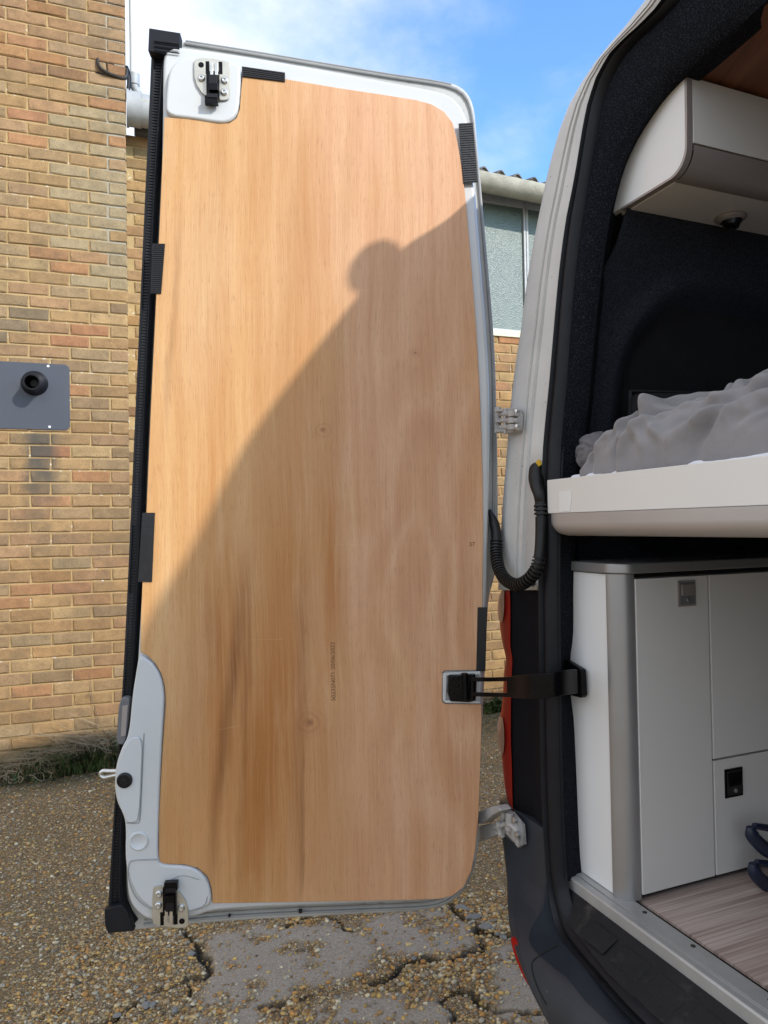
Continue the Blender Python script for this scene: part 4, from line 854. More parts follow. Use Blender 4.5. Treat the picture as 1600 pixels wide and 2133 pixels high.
# step tread and threshold strip
T0 = [np.array([w, -.046*min(1, max(0, (w-.16)/.22))-.004, .642]) for w in np.linspace(.17, 2*WM-.17, 30)]
T1 = [np.array([w, .0240, .681]) for w in np.linspace(.158, 2*WM-.158, 30)]
mb = MB(); mb.loft([[V(*p) for p in q] for q in (T0, mixa(T0, T1, .15, 0)+[] if False else mixa(T0, T1, .15, 0), mixa(T0, T1, .85, 0), T1)]); tread = mb.build('step_tread', M['tread'], van, smooth=True)
mb = MB(); mb2 = MB()
for k in range(14):
    wa = .30+k*.085; c = V(wa, -.0125, .6610); nrm = np.cross(vr, vf*.074+ZZ*.039); nrm /= np.linalg.norm(nrm); ax2 = np.cross(nrm, vr); mb.box(c+ZZ*.0005, vr, ax2, nrm, .033, .020, .0016)
mb.build('tread_pads', M['tread'], tread, bevel=.0015, kind='stuff')
def fsec(pts, w0, w1, name, mat, par, **k):
    mb = MB(); a = [V(w0, v, h) for v, h in pts]; mb.slab(a, vr*(w1-w0)); return mb.build(name, mat, par, **k)
strip = fsec([(.0245, .676), (.0245, .7015), (.0275, .7045), (.040, .7045), (.0415, .7068), (.078, .7068), (.080, .702), (.080, .676)], .155, 2*WM-.155, 'threshold_strip', M['strip'], van, bevel=.0015)
for w in (.335, .45, .60, .75, .9, 1.05, 1.2, 1.35):
    mb = MB(); mb.lathe(V(w, .066, .7068), ZZ, [(0, .0045), (.001, .0042), (.0012, .0005)], 12); mb.build('screw', M['iron'], strip, smooth=True)
mb = MB(); mb.box(V(WM, 1.645, .6985), vr, vf, ZZ, WM-.06, 1.55, .0025); mb.build('floor', M['vinyl'], van)
# interior lining
LP = [(.085, .70), (.09, 1.10), (.10, 1.48), (.12, 1.65), (.155, 1.80), (.20, 1.93), (.262, 2.05), (.33, 2.135), (.385, 2.205), (.405, 2.234)]
LPs = resample(spline([np.array(p) for p in LP], 90), 90)
vs = list(np.linspace(.085, 1.6, 110))+[2.2, 3.2]
def lin_off(v, h):                # recessed window panel with a rounded corner and the raised band above it
    cx, cz, hx, hz, R = .75, 1.64, .53, .265, .16
    dx = max(abs(v-cx)-(hx-R), 0); dz = max(abs(h-cz)-(hz-R), 0); d = math.hypot(dx, dz)-R
    off = -.020*min(1, max(0, .5-d/.02)); off += .020*math.exp(-((d-.045)/.022)**2); return off
mb = MB()
rws = [[V(w+lin_off(v, h), max(v, (.085+.038*min(1, max(0, (h-1.88)/.12)))), h) for w, h in LPs] for v in vs]; mb.loft(rws); nh = len(LPs)
for k in range(len(vs)-1):
    for i in range(nh-1):
        v_, h_ = (vs[k]+vs[k+1])/2, (LPs[i][1]+LPs[i+1][1])/2
        dx = max(abs(v_-.75)-(.53-.16), 0); dz = max(abs(h_-1.64)-(.265-.16), 0)
        if math.hypot(dx, dz)-.16 < -.004: mb.m[k*(nh-1)+i] = 1
mb.build('side_lining', [M['lining'], M['recess']], van, smooth=True, angle=80)
mb = MB(); mb.loft([[V(2*WM-w, v, h) for w, h in LPs] for v in (.085, 3.2)]); mb.build('side_lining', M['lining'], van, smooth=True)
mb = MB(); mb.box(V(WM, 3.22, 1.46), vr, vf, ZZ, WM-.05, .015, .80); mb.build('bulkhead', M['lining'], van)
mb = MB(); mb.box(V(WM, 1.67, 2.2395), vr, vf, ZZ, WM-.385, 1.56, .005); mb.build('ceiling', M['ceil'], van)

# upper hinge
def bb(mb, px, py, v, hw, hd_, hh, m=0, tilt=0): mb.box(rear(px, py, v), vr, vf, ZZ, hw, hd_, hh, m)
mb = MB()
q = chaikin([rear(x, y, -.006) for x, y in ((1062, 850), (1086, 850), (1090, 860), (1090, 895), (1084, 902), (1062, 902), (1056, 895), (1057, 856))], 1); mb.slab(q, -vf*.012)
for y in (862, 876, 890):
    mb.cyl(rear(1040, y, -.02), rear(1078, y, -.022), .0055, n=12)
for y in (856, 870, 884): mb.cyl(rear(1066, y, -.026), rear(1066, y+12, -.026), .0085, n=14)
mb.cyl(rear(1053, 850, -.02), rear(1053, 904, -.02), .0045, n=12); mb.cyl(rear(1037, 848, -.018), rear(1037, 902, -.018), .008, n=12)
mb.box(rear(1052, 856, -.015), hd(78), hd(168), ZZ, .022, .008, .003); mb.box(rear(1052, 898, -.015), hd(78), hd(168), ZZ, .022, .008, .004); mb.box(rear(1050, 878, -.012), hd(78), hd(168), ZZ, .020, .006, .003)
uh = mb.build('upper_hinge', M['hinge'], van, bevel=.0015, smooth=True)
mb = MB()
for x, y in ((1078, 858), (1079, 889)): mb.lathe(rear(x, y, -.018), -vf, [(0, .008), (.006, .0075), (.009, .004), (.009, .0005)], 12)
mb.build('hinge_bolts', M['bolt'], uh, smooth=True)
# lower hinge with its release lever
mb = MB(); RV = lambda x, y, v=-.03: rear(x, y, v)
lev = [RV(1000, 1704), RV(1003, 1694), RV(1045, 1676), RV(1058, 1674), RV(1068, 1684), RV(1048, 1694), RV(1026, 1712), RV(1003, 1712)]
mb.slab(lev, -vf*.028); mb.build('release_lever', M['hinge'], van, bevel=.003, seg=2)
mb = MB()
mb.slab([RV(x, y, -.02) for x, y in ((998, 1722), (1020, 1716), (1046, 1712), (1050, 1736), (1030, 1744), (1000, 1754), (996, 1740))], -vf*.02)
mb.slab([RV(x, y, -.012) for x, y in ((1056, 1688), (1066, 1688), (1086, 1706), (1092, 1730), (1092, 1760), (1084, 1752), (1066, 1734), (1058, 1712))], -vf*.016)
mb.slab([RV(x, y, -.004) for x, y in ((1072, 1690), (1094, 1716), (1098, 1758), (1088, 1764), (1082, 1756), (1084, 1720), (1068, 1700))], -vf*.012)
mb.cyl(RV(1050, 1690, -.03), RV(1046, 1742, -.03), .007, n=14); mb.cyl(RV(1062, 1692, -.03), RV(1060, 1728, -.03), .009, n=14)
mb.tube(spline([RV(1020, 1720), RV(1038, 1724, -.04), RV(1052, 1716, -.035), RV(1070, 1722, -.03), RV(1078, 1736, -.025)], 14), .006, 8); mb.cyl(RV(1038, 1712, -.045), RV(1042, 1738, -.04), .006, n=10)
lh = mb.build('lower_hinge', M['hinge'], van, bevel=.0015, smooth=True)
mb = MB()
for x, y in ((1074, 1708), (1080, 1738)): mb.lathe(RV(x, y, -.027), -vf, [(0, .008), (.006, .007), (.008, .0005)], 12)
mb.build('hinge_bolts', M['bolt'], lh, smooth=True)

# ------------------------------------------------------------------ the open rear door
rd = MB()
OUT = [(322, 77), (380, 84), (500, 104), (650, 128), (800, 152), (905, 166), (940, 171), (963, 181), (980, 200), (989, 228), (993, 270), (998, 340), (1010, 470), (1020, 580), (1030, 700), (1034, 800), (1036, 900), (1038, 1000), (1038, 1120), (1036, 1180), (1028, 1212), (1020, 1240), (1017, 1265), (1012, 1380), (1006, 1500), (1000, 1600), (998, 1700), (998, 1762), (992, 1800), (980, 1836), (960, 1866), (935, 1884), (910, 1893), (870, 1899), (750, 1905), (600, 1913), (450, 1921), (330, 1933), (290, 1938), (262, 1938), (258, 1900), (262, 1700), (280, 1400), (300, 1000), (318, 500), (322, 150)]
INN = [(350, 92), (385, 97), (500, 112), (650, 138), (800, 166), (900, 184), (935, 194), (957, 212), (972, 238), (981, 270), (987, 340), (994, 430), (1004, 560), (1014, 680), (1021, 800), (1022, 900), (1020, 1000), (1018, 1100), (1016, 1200), (1013, 1300), (1008, 1400), (1004, 1500), (999, 1600), (995, 1700), (990, 1780), (978, 1822), (960, 1850), (935, 1868), (905, 1878), (700, 1886), (450, 1896), (400, 1914), (330, 1922), (300, 1916), (272, 1890), (262, 1850), (262, 1700), (278, 1500), (287, 1360), (295, 1210), (305, 1060), (314, 850), (324, 640), (333, 450), (338, 250), (338, 150), (340, 110)]
PLY = [(506, 150), (600, 165), (700, 182), (800, 197), (868, 208), (900, 217), (925, 232), (943, 255), (952, 290), (962, 345), (972, 430), (982, 550), (992, 680), (999, 800), (1003, 900), (1006, 1000), (1007, 1100), (1006, 1200), (1005, 1280), (1001, 1396), (926, 1397), (922, 1401), (921, 1460), (926, 1466), (1003, 1467), (1004, 1500), (1001, 1600), (997, 1700), (990, 1775), (982, 1815), (966, 1848), (944, 1866), (915, 1873), (850, 1875), (700, 1878), (443, 1882), (440, 1848), (432, 1826), (412, 1808), (384, 1801), (331, 1799), (331, 1700), (336, 1600), (341, 1520), (345, 1465), (343, 1430), (336, 1404), (323, 1381), (306, 1365), (292, 1358), (293, 1300), (297, 1200), (305, 1060), (314, 850), (324, 640), (333, 450), (342, 244), (400, 247), (455, 257), (478, 256), (492, 246), (499, 228), (503, 180)]
def dslab(P, t0, t1, it=1, mb=None):
    mb = mb or MB(); pts = [door(x, y, t1)-dn*(t1-t0) for x, y in P]
    if it: pts = chaikin(pts, it)
    mb.slab(pts, dn*(t1-t0)); return mb
drd = dslab(INN, -.052, -.0015, 2).build('rear_door', M['white'], van, bevel=.010, seg=4, label='open white rear door lined with plywood')
dslab(OUT, -.078, -.053, 2).build('outer_skin', M['rim'], drd, bevel=.005, seg=3)
# raised ribs on the rim of the skin along the top and down the hinge side
def inset_line(P, dx, dy): return [(x+dx, y+dy) for x, y in P]
mb = MB(); top = [(385, 90), (500, 108), (650, 133), (800, 158), (900, 173), (938, 181), (962, 193), (976, 212), (985, 245), (991, 300), (1000, 400), (1010, 520), (1020, 640), (1027, 760), (1029, 880), (1029, 1000), (1027, 1120)]
mb.tube(spline([door(x, y, -.050) for x, y in top], 90), .0035, 8); mb.tube(spline([door(x+2, y-5, -.048) for x, y in top[:6]], 40), .002, 6); mb.build('skin_bead', M['amber'], drd, smooth=True)
mb = MB(); bt = [(300, 1926), (450, 1911), (600, 1902), (750, 1896), (880, 1890), (925, 1880), (955, 1860), (978, 1828), (988, 1795)]
mb.tube(spline([door(x, y, -.050) for x, y in bt], 70), .003, 8); mb.tube(spline([door(x, y-9, -.046) for x, y in bt[:6]], 50), .0018, 6); mb.build('lower_bead', M['amber'], drd, smooth=True)
mb = MB(); mb.box(door(626, 1896, -.046), dd, dn, ZZ, .004, .004, .0045); mb.box(door(478, 1907, -.046), dd, dn, ZZ, .002, .004, .002); mb.build('drain_plug', M['void'], drd)
M['ply'] = ply_mat(ORI[drd])
dslab(PLY, .0, .006, 0).build('plywood_panel', M['ply'], drd, bevel=.0012, seg=1)
mb = MB()
for x, y in ((880, 1396), (0, 0)): pass
# upper latch pad and lower lock pad: pressed metal standing round the plywood
PAD1 = [(349, 160), (356, 138), (372, 124), (395, 118), (440, 121), (480, 128), (498, 134), (502, 150), (500, 190), (497, 226), (490, 243), (474, 255), (452, 255), (400, 246), (344, 241), (345, 200)]
dslab(PAD1, -.002, .011, 2).build('latch_pad', M['white'], drd, bevel=.008, seg=4)
PAD2 = [(289, 1364), (305, 1371), (322, 1386), (335, 1410), (341, 1435), (342, 1465), (338, 1520), (334, 1600), (330, 1700), (328, 1790), (338, 1803), (384, 1804), (411, 1812), (430, 1830), (438, 1852), (441, 1880), (428, 1892), (395, 1901), (350, 1905), (312, 1893), (285, 1868), (268, 1830), (260, 1790), (262, 1722), (256, 1696), (243, 1672), (238, 1640), (240, 1598), (252, 1560), (268, 1532), (275, 1450), (283, 1400)]
lk = dslab(PAD2, -.002, .012, 2).build('lock_pad', M['white'], drd, bevel=.009, seg=4)
mb = MB(); mb.slab(chaikin([door(x, y, .0125) for x, y in ((244, 1600), (256, 1564), (272, 1534), (298, 1534), (296, 1600), (291, 1700), (284, 1712), (264, 1712), (258, 1694), (246, 1668))], 2), dn*.005); mb.build('lock_cover', M['white'], drd, bevel=.004, seg=3)
mb = MB(); mb.lathe(door(289, 1752, .0125), dn, [(0, .021), (.0022, .0195), (.003, .0175), (.0022, .0155), (.0008, .014), (.0006, .001)], 32); mb.build('pressed_dimple', M['white'], drd, smooth=True, angle=60)
mb = MB(); L1 = [(328, 1790), (280, 1792), (269, 1800), (268, 1830), (283, 1868), (312, 1892), (345, 1898)]; mb.tube(spline([door(x, y, .0125) for x, y in L1], 50), .0014, 6)
mb.tube(spline([door(x, y, .0125) for x, y in ((300, 1527), (297, 1600), (292, 1700), (286, 1714), (262, 1714))], 40), .0012, 6)
mb.tube(spline([door(x, y, .0125) for x, y in ((395, 1897), (425, 1886), (432, 1868))], 14), .0013, 6); mb.tube(spline([door(x, y, .0125) for x, y in ((352, 1834), (380, 1824), (415, 1832))], 14), .0010, 6)
mb.build('pressing_lines', M['amber'], drd, smooth=True)
mb = MB(); mb.lathe(door(260, 1625, .0175), dn, [(0, .0165), (.004, .016), (.005, .0125), (.0035, .0115), (.0035, .0075), (.005, .007), (.0055, .0005)], 28); mb.build('lock_button', M['blackpl'], drd, smooth=True, angle=50)
mb = MB(); hk = spline([door(x, y, -.025) for x, y in ((242, 1606), (225, 1606), (214, 1606), (209, 1613), (216, 1619), (228, 1617), (242, 1614))], 26); mb.tube(hk, .0042, 10); mb.build('striker_loop', M['bolt'], drd, smooth=True)
# latch plates with black bolt and screws
def latch(cx, cy, flip):
    o = (lambda x, y, t: door(cx+x, cy+(y if not flip else -y), t)) if not flip else (lambda x, y, t: door(cx-x, cy-y, t))
    mb = MB(); t0 = .0125
    pl_ = [(-36, -44), (-8, -45), (30, -38), (36, -34), (35, 36), (30, 42), (4, 42), (-18, 34), (-38, 4), (-39, -38)]
    mb.slab(chaikin([o(x, y, t0) for x, y in pl_], 1), dn*.004, 0)
    a1 = o(2, -30, 0)-o(0, -30, 0); ax = dd; az = np.cross(ax, dn)
    def bx(x, y, hw, hh, ta, tb, m): mb.box(o(x, y, (ta+tb)/2), dd, ZZ, dn, hw*1.07/1000, hh*1.07/1000, (tb-ta)/2, m)
    bx(2, -27, 17, 13, .0166, .0172, 1); bx(2, -28, 9, 11, .0175, .026, 0); bx(-3, -24, 3, 13, .0262, .030, 3); bx(7, -24, 3, 13, .0262, .030, 3)
    bx(0, 10, 13, 27, .0168, .027, 1); bx(0, -2, 8, 9, .0272, .033, 2); bx(1, 14, 9, 7, .0272, .0345, 1); bx(-3, 42, 13, 8, .0172, .030, 1); bx(-2, 32, 10, 4, .0272, .032, 2)
    for (x, y) in ((-24, -5), (24, 0), (23, 24)): mb.lathe(o(x, y, t0+.0042), dn, [(0, .0078), (.003, .0075), (.0048, .0055), (.0048, .0028), (.0025, .0025), (.0025, .0004)], 16, 3)
    mb.lathe(o(-25, -33, t0+.0042), dn, [(0, .0062), (.0004, .0062), (.0005, .0004)], 16, 1); mb.lathe(o(-8, -36, t0+.0042), dn, [(0, .003), (.0004, .0004)], 8, 1)
    return mb.build('latch', [M['steel'], M['gloss'], M['blackpl'], M['bolt']], drd, smooth=False, angle=40, bevel=.0008, seg=1)
latch(444, 168, False); latch(354, 1886, True)
# black box recess and check strap
mb = MB(); q = chaikin([door(x, y, .0065) for x, y in ((925, 1401), (1000, 1398), (1001, 1405), (930, 1407), (928, 1458), (1000, 1460), (1000, 1465), (928, 1464), (922, 1458), (922, 1404))], 0); mb.slab(q, dn*.003); mb.build('strap_recess_lip', M['white'], drd, bevel=.001)
mb = MB()
mb.slab([door(x, y, -.001) for x, y in ((933, 1403), (985, 1402), (990, 1410), (988, 1455), (975, 1459), (936, 1457), (931, 1440))], dn*.018)
mb.slab([door(x, y, .017) for x, y in ((936, 1408), (962, 1405), (964, 1452), (938, 1453))], dn*.006); mb.cyl(door(968, 1402, .020), door(970, 1458, .020), .0075, n=14); mb.cyl(door(984, 1404, .018), door(984, 1457, .018), .007, n=14)
for x, y in ((942, 1414), (952, 1428), (943, 1444), (956, 1446), (953, 1412)): mb.lathe(door(x, y, .023), dn, [(0, .004), (.003, .0035), (.004, .0005)], 8)
mb.build('strap_housing', M['gloss'], drd, bevel=.0015, smooth=True)
# the strap itself: runs from the door housing through a slotted bar to the bracket in the cabinet side
e0 = door(978, 1430, .018); E = [e0, e0*.5+rear(1040, 1432, -.06)*.5+dn*.0, rear(1050, 1431, -.075), rear(1100, 1430, -.080), rear(1140, 1428, -.062), rear(1172, 1422, -.03), rear(1200, 1419, .02)]
hb = [17, 17, 18, 19, 19, 19, 18]
path = spline(E, 36); up = []
mb = MB(); Nn = len(path)
def hw_(i): return .0255 if i > 6 else .0265
def ring(i, lo, hi):
    t = path[min(i+1, Nn-1)]-path[max(i-1, 0)]; t /= np.linalg.norm(t); s = np.cross(t, ZZ); s /= np.linalg.norm(s); p = path[i]
    return [p+ZZ*lo-s*.003, p+ZZ*hi-s*.003, p+ZZ*hi+s*.003, p+ZZ*lo+s*.003]
def endf(R): mb.add(R, [(0, 1, 2, 3)])
slot0, slot1 = 1, 13
top_r = [ring(i, .012, .021) for i in range(0, slot1+1)]; bot_r = [ring(i, -.021, -.012) for i in range(0, slot1+1)]; bod = [ring(i, -.021-.003*min(1, (i-slot1)/8), .021+.003*min(1, (i-slot1)/8)) for i in range(slot1, Nn)]
for rs in (top_r, bot_r, bod): mb.loft(rs, True); endf(rs[0]); endf(rs[-1])
mb.build('check_strap', M['gloss'], van, bevel=.001, label='slotted black check strap holding the door')
mb = MB(); BK = lambda x, y, v: rear(x, y, v)
mb.slab([BK(x, y, .050) for x, y in ((1186, 1372), (1216, 1390), (1222, 1394), (1225, 1448), (1221, 1453), (1190, 1445), (1184, 1440))], -vf*.014); mb.build('strap_bracket', M['gloss'], van, bevel=.003, seg=2)
# black rubber seal down the free edge, its ribs, and tapes
SL = [(316, 77), (311, 200), (302, 400), (292, 620), (284, 800), (276, 980), (268, 1160), (260, 1330), (254, 1440), (246, 1560), (237, 1690), (230, 1800), (224, 1900), (224, 1928)]
SR_ = [(362, 92), (351, 138), (346, 180), (340, 250), (330, 400), (320, 620), (311, 800), (303, 980), (297, 1160), (288, 1330), (280, 1440), (268, 1560), (262, 1690), (259, 1800), (262, 1880), (285, 1922)]
sl_ = spline([door(x, y, -.030) for x, y in SL], 80); sr_ = spline([door(x, y, -.030) for x, y in SR_], 80)
mb = MB(); rg = []
for t, dt in ((0, -.045), (0, -.004), (.06, .004), (.22, .006), (.30, .003), (.34, .002), (.62, .002), (.68, .008), (.80, .012), (.92, .008), (1, -.015)):
    rg.append([a*(1-t)+b*t+dn*dt for a, b in zip(sl_, sr_)])
mb.loft(rg); mb.build('edge_seal', M['rubber'], drd, smooth=True, angle=50)
mb = MB(); nr = 300
q1 = resample(sl_, nr); q2 = resample(sr_, nr)
for i in range(8, nr-4): mb.box(q1[i]*.54+q2[i]*.46+dn*.0030, dd, ZZ, dn, .0060, .0014, .0014)
mb.build('seal_ribs', M['blackpl'], drd, kind='stuff')
mb = MB(); mb.slab([door(x, y, -.024) for x, y in ((316, 74), (380, 84), (379, 113), (366, 116), (354, 122), (350, 128), (330, 124), (314, 120))], dn*.024)
for k in range(3): mb.tube([door(320, 86+k*9, .003), door(374, 93+k*9, .003)], .0016, 6)
mb.build('seal_corner', M['rubber'], drd, bevel=.002)
mb = MB(); mb.slab([door(x, y, -.024) for x, y in ((222, 1886), (258, 1876), (268, 1886), (276, 1905), (284, 1930), (230, 1935), (224, 1920))], dn*.018); mb.build('seal_corner', M['rubber'], drd, bevel=.002)
def tape(P, t, ribs=0, horiz=True, lab=None):
    mb = MB(); pts = [door(x, y, t) for x, y in P]; mb.slab(pts, dn*.0016)
    a, b, c, d = [np.array(door(x, y, t+.0018)) for x, y in (P[0], P[1], P[2], P[3])]
    for k in range(ribs):
        f = (k+.5)/ribs; p = a*(1-f)+d*f; q = b*(1-f)+c*f
        mb.tube([p*.97+q*.03, (p+q)/2, p*.03+q*.97], .0009, 4, caps=False)
    o = mb.build('tape', M['tape'], drd)
    if lab: o['label'] = lab
tape([(504, 139), (594, 152), (594, 171), (504, 160)], .0068, 5, lab='wrinkled black tape over the top edge of the plywood')
tape([(955, 258), (985, 256), (996, 380), (966, 382)], .0068, 26, lab='ribbed black tape at the upper hinge side')
tape([(318, 508), (344, 508), (336, 612), (314, 612)], .0068, 26, lab='ribbed black tape halfway up the free edge')
tape([(297, 1068), (323, 1068), (317, 1212), (288, 1212)], .0068, 0, lab='long black tape on the lower free edge')
tape([(995, 1265), (1015, 1265), (1011, 1398), (992, 1398)], .0068, 0, lab='black tape above the check strap')
# grey outer handle on the free edge
mb = MB(); hq = chaikin([door(x, y, -.022) for x, y in ((253, 1449), (273, 1447), (276, 1456), (268, 1538), (262, 1546), (249, 1545), (248, 1530))], 2); mb.slab(hq, dn*.020); mb.build('outer_handle', M['grey'], drd, bevel=.003, seg=3)
mb = MB(); hq = [door(x, y, -.0015) for x, y in ((255, 1470), (267, 1468), (262, 1532), (252, 1534))]; mb.slab(hq, dn*.0018); mb.build('handle_grip', M['alud'], drd, bevel=.0006)
# printed batch stamp
def stamp(txt, px, py, size, rot, name='printed_stamp'):
    cu = bpy.data.curves.new('t', 'FONT'); cu.body = txt; cu.size = size; cu.extrude = 0.00005; ob = bpy.data.objects.new('t', cu); COL.objects.link(ob); bpy.context.view_layer.update()
    me = bpy.data.meshes.new_from_object(ob.evaluated_get(bpy.context.evaluated_depsgraph_get())); bpy.data.objects.remove(ob)
    o = bpy.data.objects.new(name, me); COL.objects.link(o); me.materials.clear(); me.materials.append(M['ink']); o.parent = drd; ORI[o] = ORI[drd]
    B = Matrix((Vector(dd), Vector(ZZ), Vector(dn))).transposed().to_4x4()
    o.matrix_local = Matrix.Translation(Vector(door(px, py, .00635)-ORI[drd])) @ B @ Matrix.Rotation(math.radians(rot), 4, 'Z')
stamp('50235N071 20/06/2022', 699, 1460, .0135, 90); stamp('37', 977, 1138, .014, 0)
# corrugated cable conduit between door and body
mb = MB()
cpth = [door(1019, 1062, -.03), door(1028, 1085, -.02), door(1034, 1115, -.01), rear(1034, 1150, -.03), rear(1038, 1180, -.04), rear(1052, 1206, -.045), rear(1076, 1218, -.045), rear(1100, 1208, -.040), rear(1118, 1184, -.032), rear(1125, 1150, -.026), rear(1127, 1110, -.022), rear(1127, 1070, -.02), rear(1126, 1045, -.018)]
pp = spline(cpth, 800); d_ = np.r_[0, np.cumsum(np.linalg.norm(np.diff(pp, axis=0), axis=1))]; tot = d_[-1]; rad = []
for k, dv in enumerate(d_):
    f = dv/tot; ribbed = (.17 < f < .74) or (.93 < f < .985)
    r = .0118; r += .0024*(1 if math.sin(dv*2*math.pi/.0082) > -.2 else -.9) if ribbed else 0
    if f < .17: r *= .35+.65*min(1, f/.08)
    rad.append(r)
mb.tube(pp, rad, 14); mb.build('cable_conduit', M['conduit'], van, smooth=True, angle=60)
mb = MB(); gp = spline([rear(1126, 1050, -.018), rear(1124, 1030, -.020), rear(1119, 1012, -.018), rear(1117, 992, -.014), rear(1118, 976, -.008), rear(1119, 970, .0)], 24); mb.tube(gp, list(np.interp(np.linspace(0, 1, 24), [0, .3, .6, .85, 1], [.011, .0135, .0165, .0155, .006])), 18); mb.build('conduit_grommet', M['conduit'], van, smooth=True)
mb = MB(); lf = [rear(x, y, -.012) for x, y in ((1110, 972), (1118, 964), (1122, 957), (1128, 959), (1129, 968), (1122, 973))]; mb.slab(lf, -vf*.0025); mb.build('yellow_leaf', M['leaf_y'], None, bevel=.0006, label='small yellow leaf caught on top of the black cable grommet', cat='leaf')

# ------------------------------------------------------------------ base cabinet
FW = .300
cab = thing('base_cabinet', V(.2, .5, .70), 'white base cabinet with grey top and aluminium corner below the bed', 'cabinet')
def vbox(mb, w0, w1, v0, v1, h0, h1, m=0): mb.box(V((w0+w1)/2, (v0+v1)/2, (h0+h1)/2), vr, vf, ZZ, (w1-w0)/2, (v1-v0)/2, (h1-h0)/2, m)
mb = MB(); vbox(mb, .12, .262, .056, 1.2, .708, 1.328); mb.build('side_panel', M['cab'], cab, bevel=.001)
mb = MB(); rows = []
an = np.linspace(-math.pi/2-.0, .0, 12)
sec = [(.2625, .054)]+[(.264+.034*math.cos(q), .086+.034*math.sin(q)) for q in an]+[(.298, .092), (.264, .092)]
mb.loft([[V(w, v, h) for w, v in sec] for h in (.707, 1.329)], True); mb.add([V(w, v, .707) for w, v in sec], [tuple(range(len(sec)))]); mb.build('corner_profile', M['alu'], cab, smooth=True, angle=50)
mb = MB()
sec = [(.12, .048), (.262, .048)]+[(.266+.040*math.cos(q), .088+.040*math.sin(q)) for q in an]+[(.306, 1.2), (.12, 1.2)]
mb.slab([V(w, v, 1.330) for w, v in sec], ZZ*.020); mb.build('worktop', M['alu'], cab, bevel=.003, seg=2)
dsplit = .2795
def panel(v0, v1, h0, h1, name, mat): mb = MB(); vbox(mb, .268, FW, v0, v1, h0, h1); return mb.build(name, mat, cab, bevel=.0012)
d1 = panel(.0935, .277, .716, 1.319, 'cabinet_door', M['cabd']); hs = side(1480, 1585, FW)[2]
d2 = panel(.2815, .95, hs+.002, 1.319, 'cabinet_door', M['cabd']); d3 = panel(.2815, .95, .716, hs-.002, 'drawer', M['cabd'])
mb = MB(); vbox(mb, .255, .290, .0925, 1.0, .707, .712); vbox(mb, .262, .2675, .093, 1.2, .712, 1.3295); mb.build('carcass', M['void'], cab)
def handle(par, px0, py0, px1, py1, m1, m2):
    a = vanc(side(px0, py0, FW)); b = vanc(side(px1, py1, FW)); v0, v1, h1, h0 = a[1], b[1], a[2], b[2]
    mb = MB(); vbox(mb, FW+.0003, FW+.003, v0, v1, h0, h1); e = .004
    vbox(mb, FW+.0032, FW+.0042, v0+e, v1-e, h0+e*1.2, h1-e, 1); vbox(mb, FW+.0044, FW+.007, v0+e*1.6, v1-e*1.6, h0+(h1-h0)*.42, h1-e*1.8, 0)
    mb.cyl(V(FW+.0044, (v0+v1)/2, h0+(h1-h0)*.24), V(FW+.008, (v0+v1)/2, h0+(h1-h0)*.24), .004, n=10, m=2)
    mb.build('push_latch', [m1, m2, M['bolt']], par, bevel=.001, seg=2)
handle(d1, 1410, 1210, 1448, 1261, M['alud'], M['grey']); handle(d3, 1508, 1603, 1546, 1655, M['gloss'], M['void'])

# ------------------------------------------------------------------ bed across the van
bed = thing('van_bed', V(WM, .6, 1.40), 'raised bed platform with cream rail and rounded grey lower edge', 'bed')
mb = MB(); vbox(mb, .168, 2*WM-.168, -.012, .008, 1.4495, 1.518); mb.build('bed_rail', M['bedw'], bed, bevel=.0015)
mb = MB(); sec = [(-.014, 1.449), (-.014, 1.430)]+[(.016-.030*math.cos(q), 1.430-.026*math.sin(q)) for q in np.linspace(.15, math.pi/2, 9)]+[(.05, 1.404), (.05, 1.449)]
ends = []
for w, k in ((.165, .35), (.168, .6), (.175, .82), (.188, .96), (.205, 1.0), (2*WM-.205, 1.0), (2*WM-.165, .6)):
    ends.append([V(w, v if v > .04 else .05-(.05-v)*(.5+.5*k), 1.449-(1.449-h)*k) for v, h in sec])
mb.loft(ends, True); mb.add(ends[0], [tuple(range(len(sec)))]); mb.build('edge_profile', M['alud'] if False else simple('warm_grey_profile', (.46, .43, .41), .38, metal=.3, var=.04, nscale=5, bump=.05, rvar=.03), bed, smooth=True, angle=40)
mb = MB(); vbox(mb, .112, 2*WM-.112, .0085, 1.35, 1.418, 1.500); mb.build('bed_base', M['lining'], bed)
mb = MB(); w0, v0, hA = vanc(rear(1165, 1026, -.0135)); w1, _, hB = vanc(rear(1190, 1064, -.0135)); mb.slab([rear(x, y, -.0124) for x, y in ((1165, 1024), (1191, 1022), (1190, 1045), (1188, 1064), (1166, 1067))], -vf*.0006); mb.build('rail_reflection_patch', M['pvc'], bed)  # pale patch drawn in place of a window reflection on the rail
mb = MB(); vbox(mb, .195, 2*WM-.2, .020, 1.33, 1.501, 1.527)
mt = mb.build('mattress', M['sheet'], None, bevel=.010, seg=3, label='thin mattress in a white sheet showing under the duvet', cat='mattress')
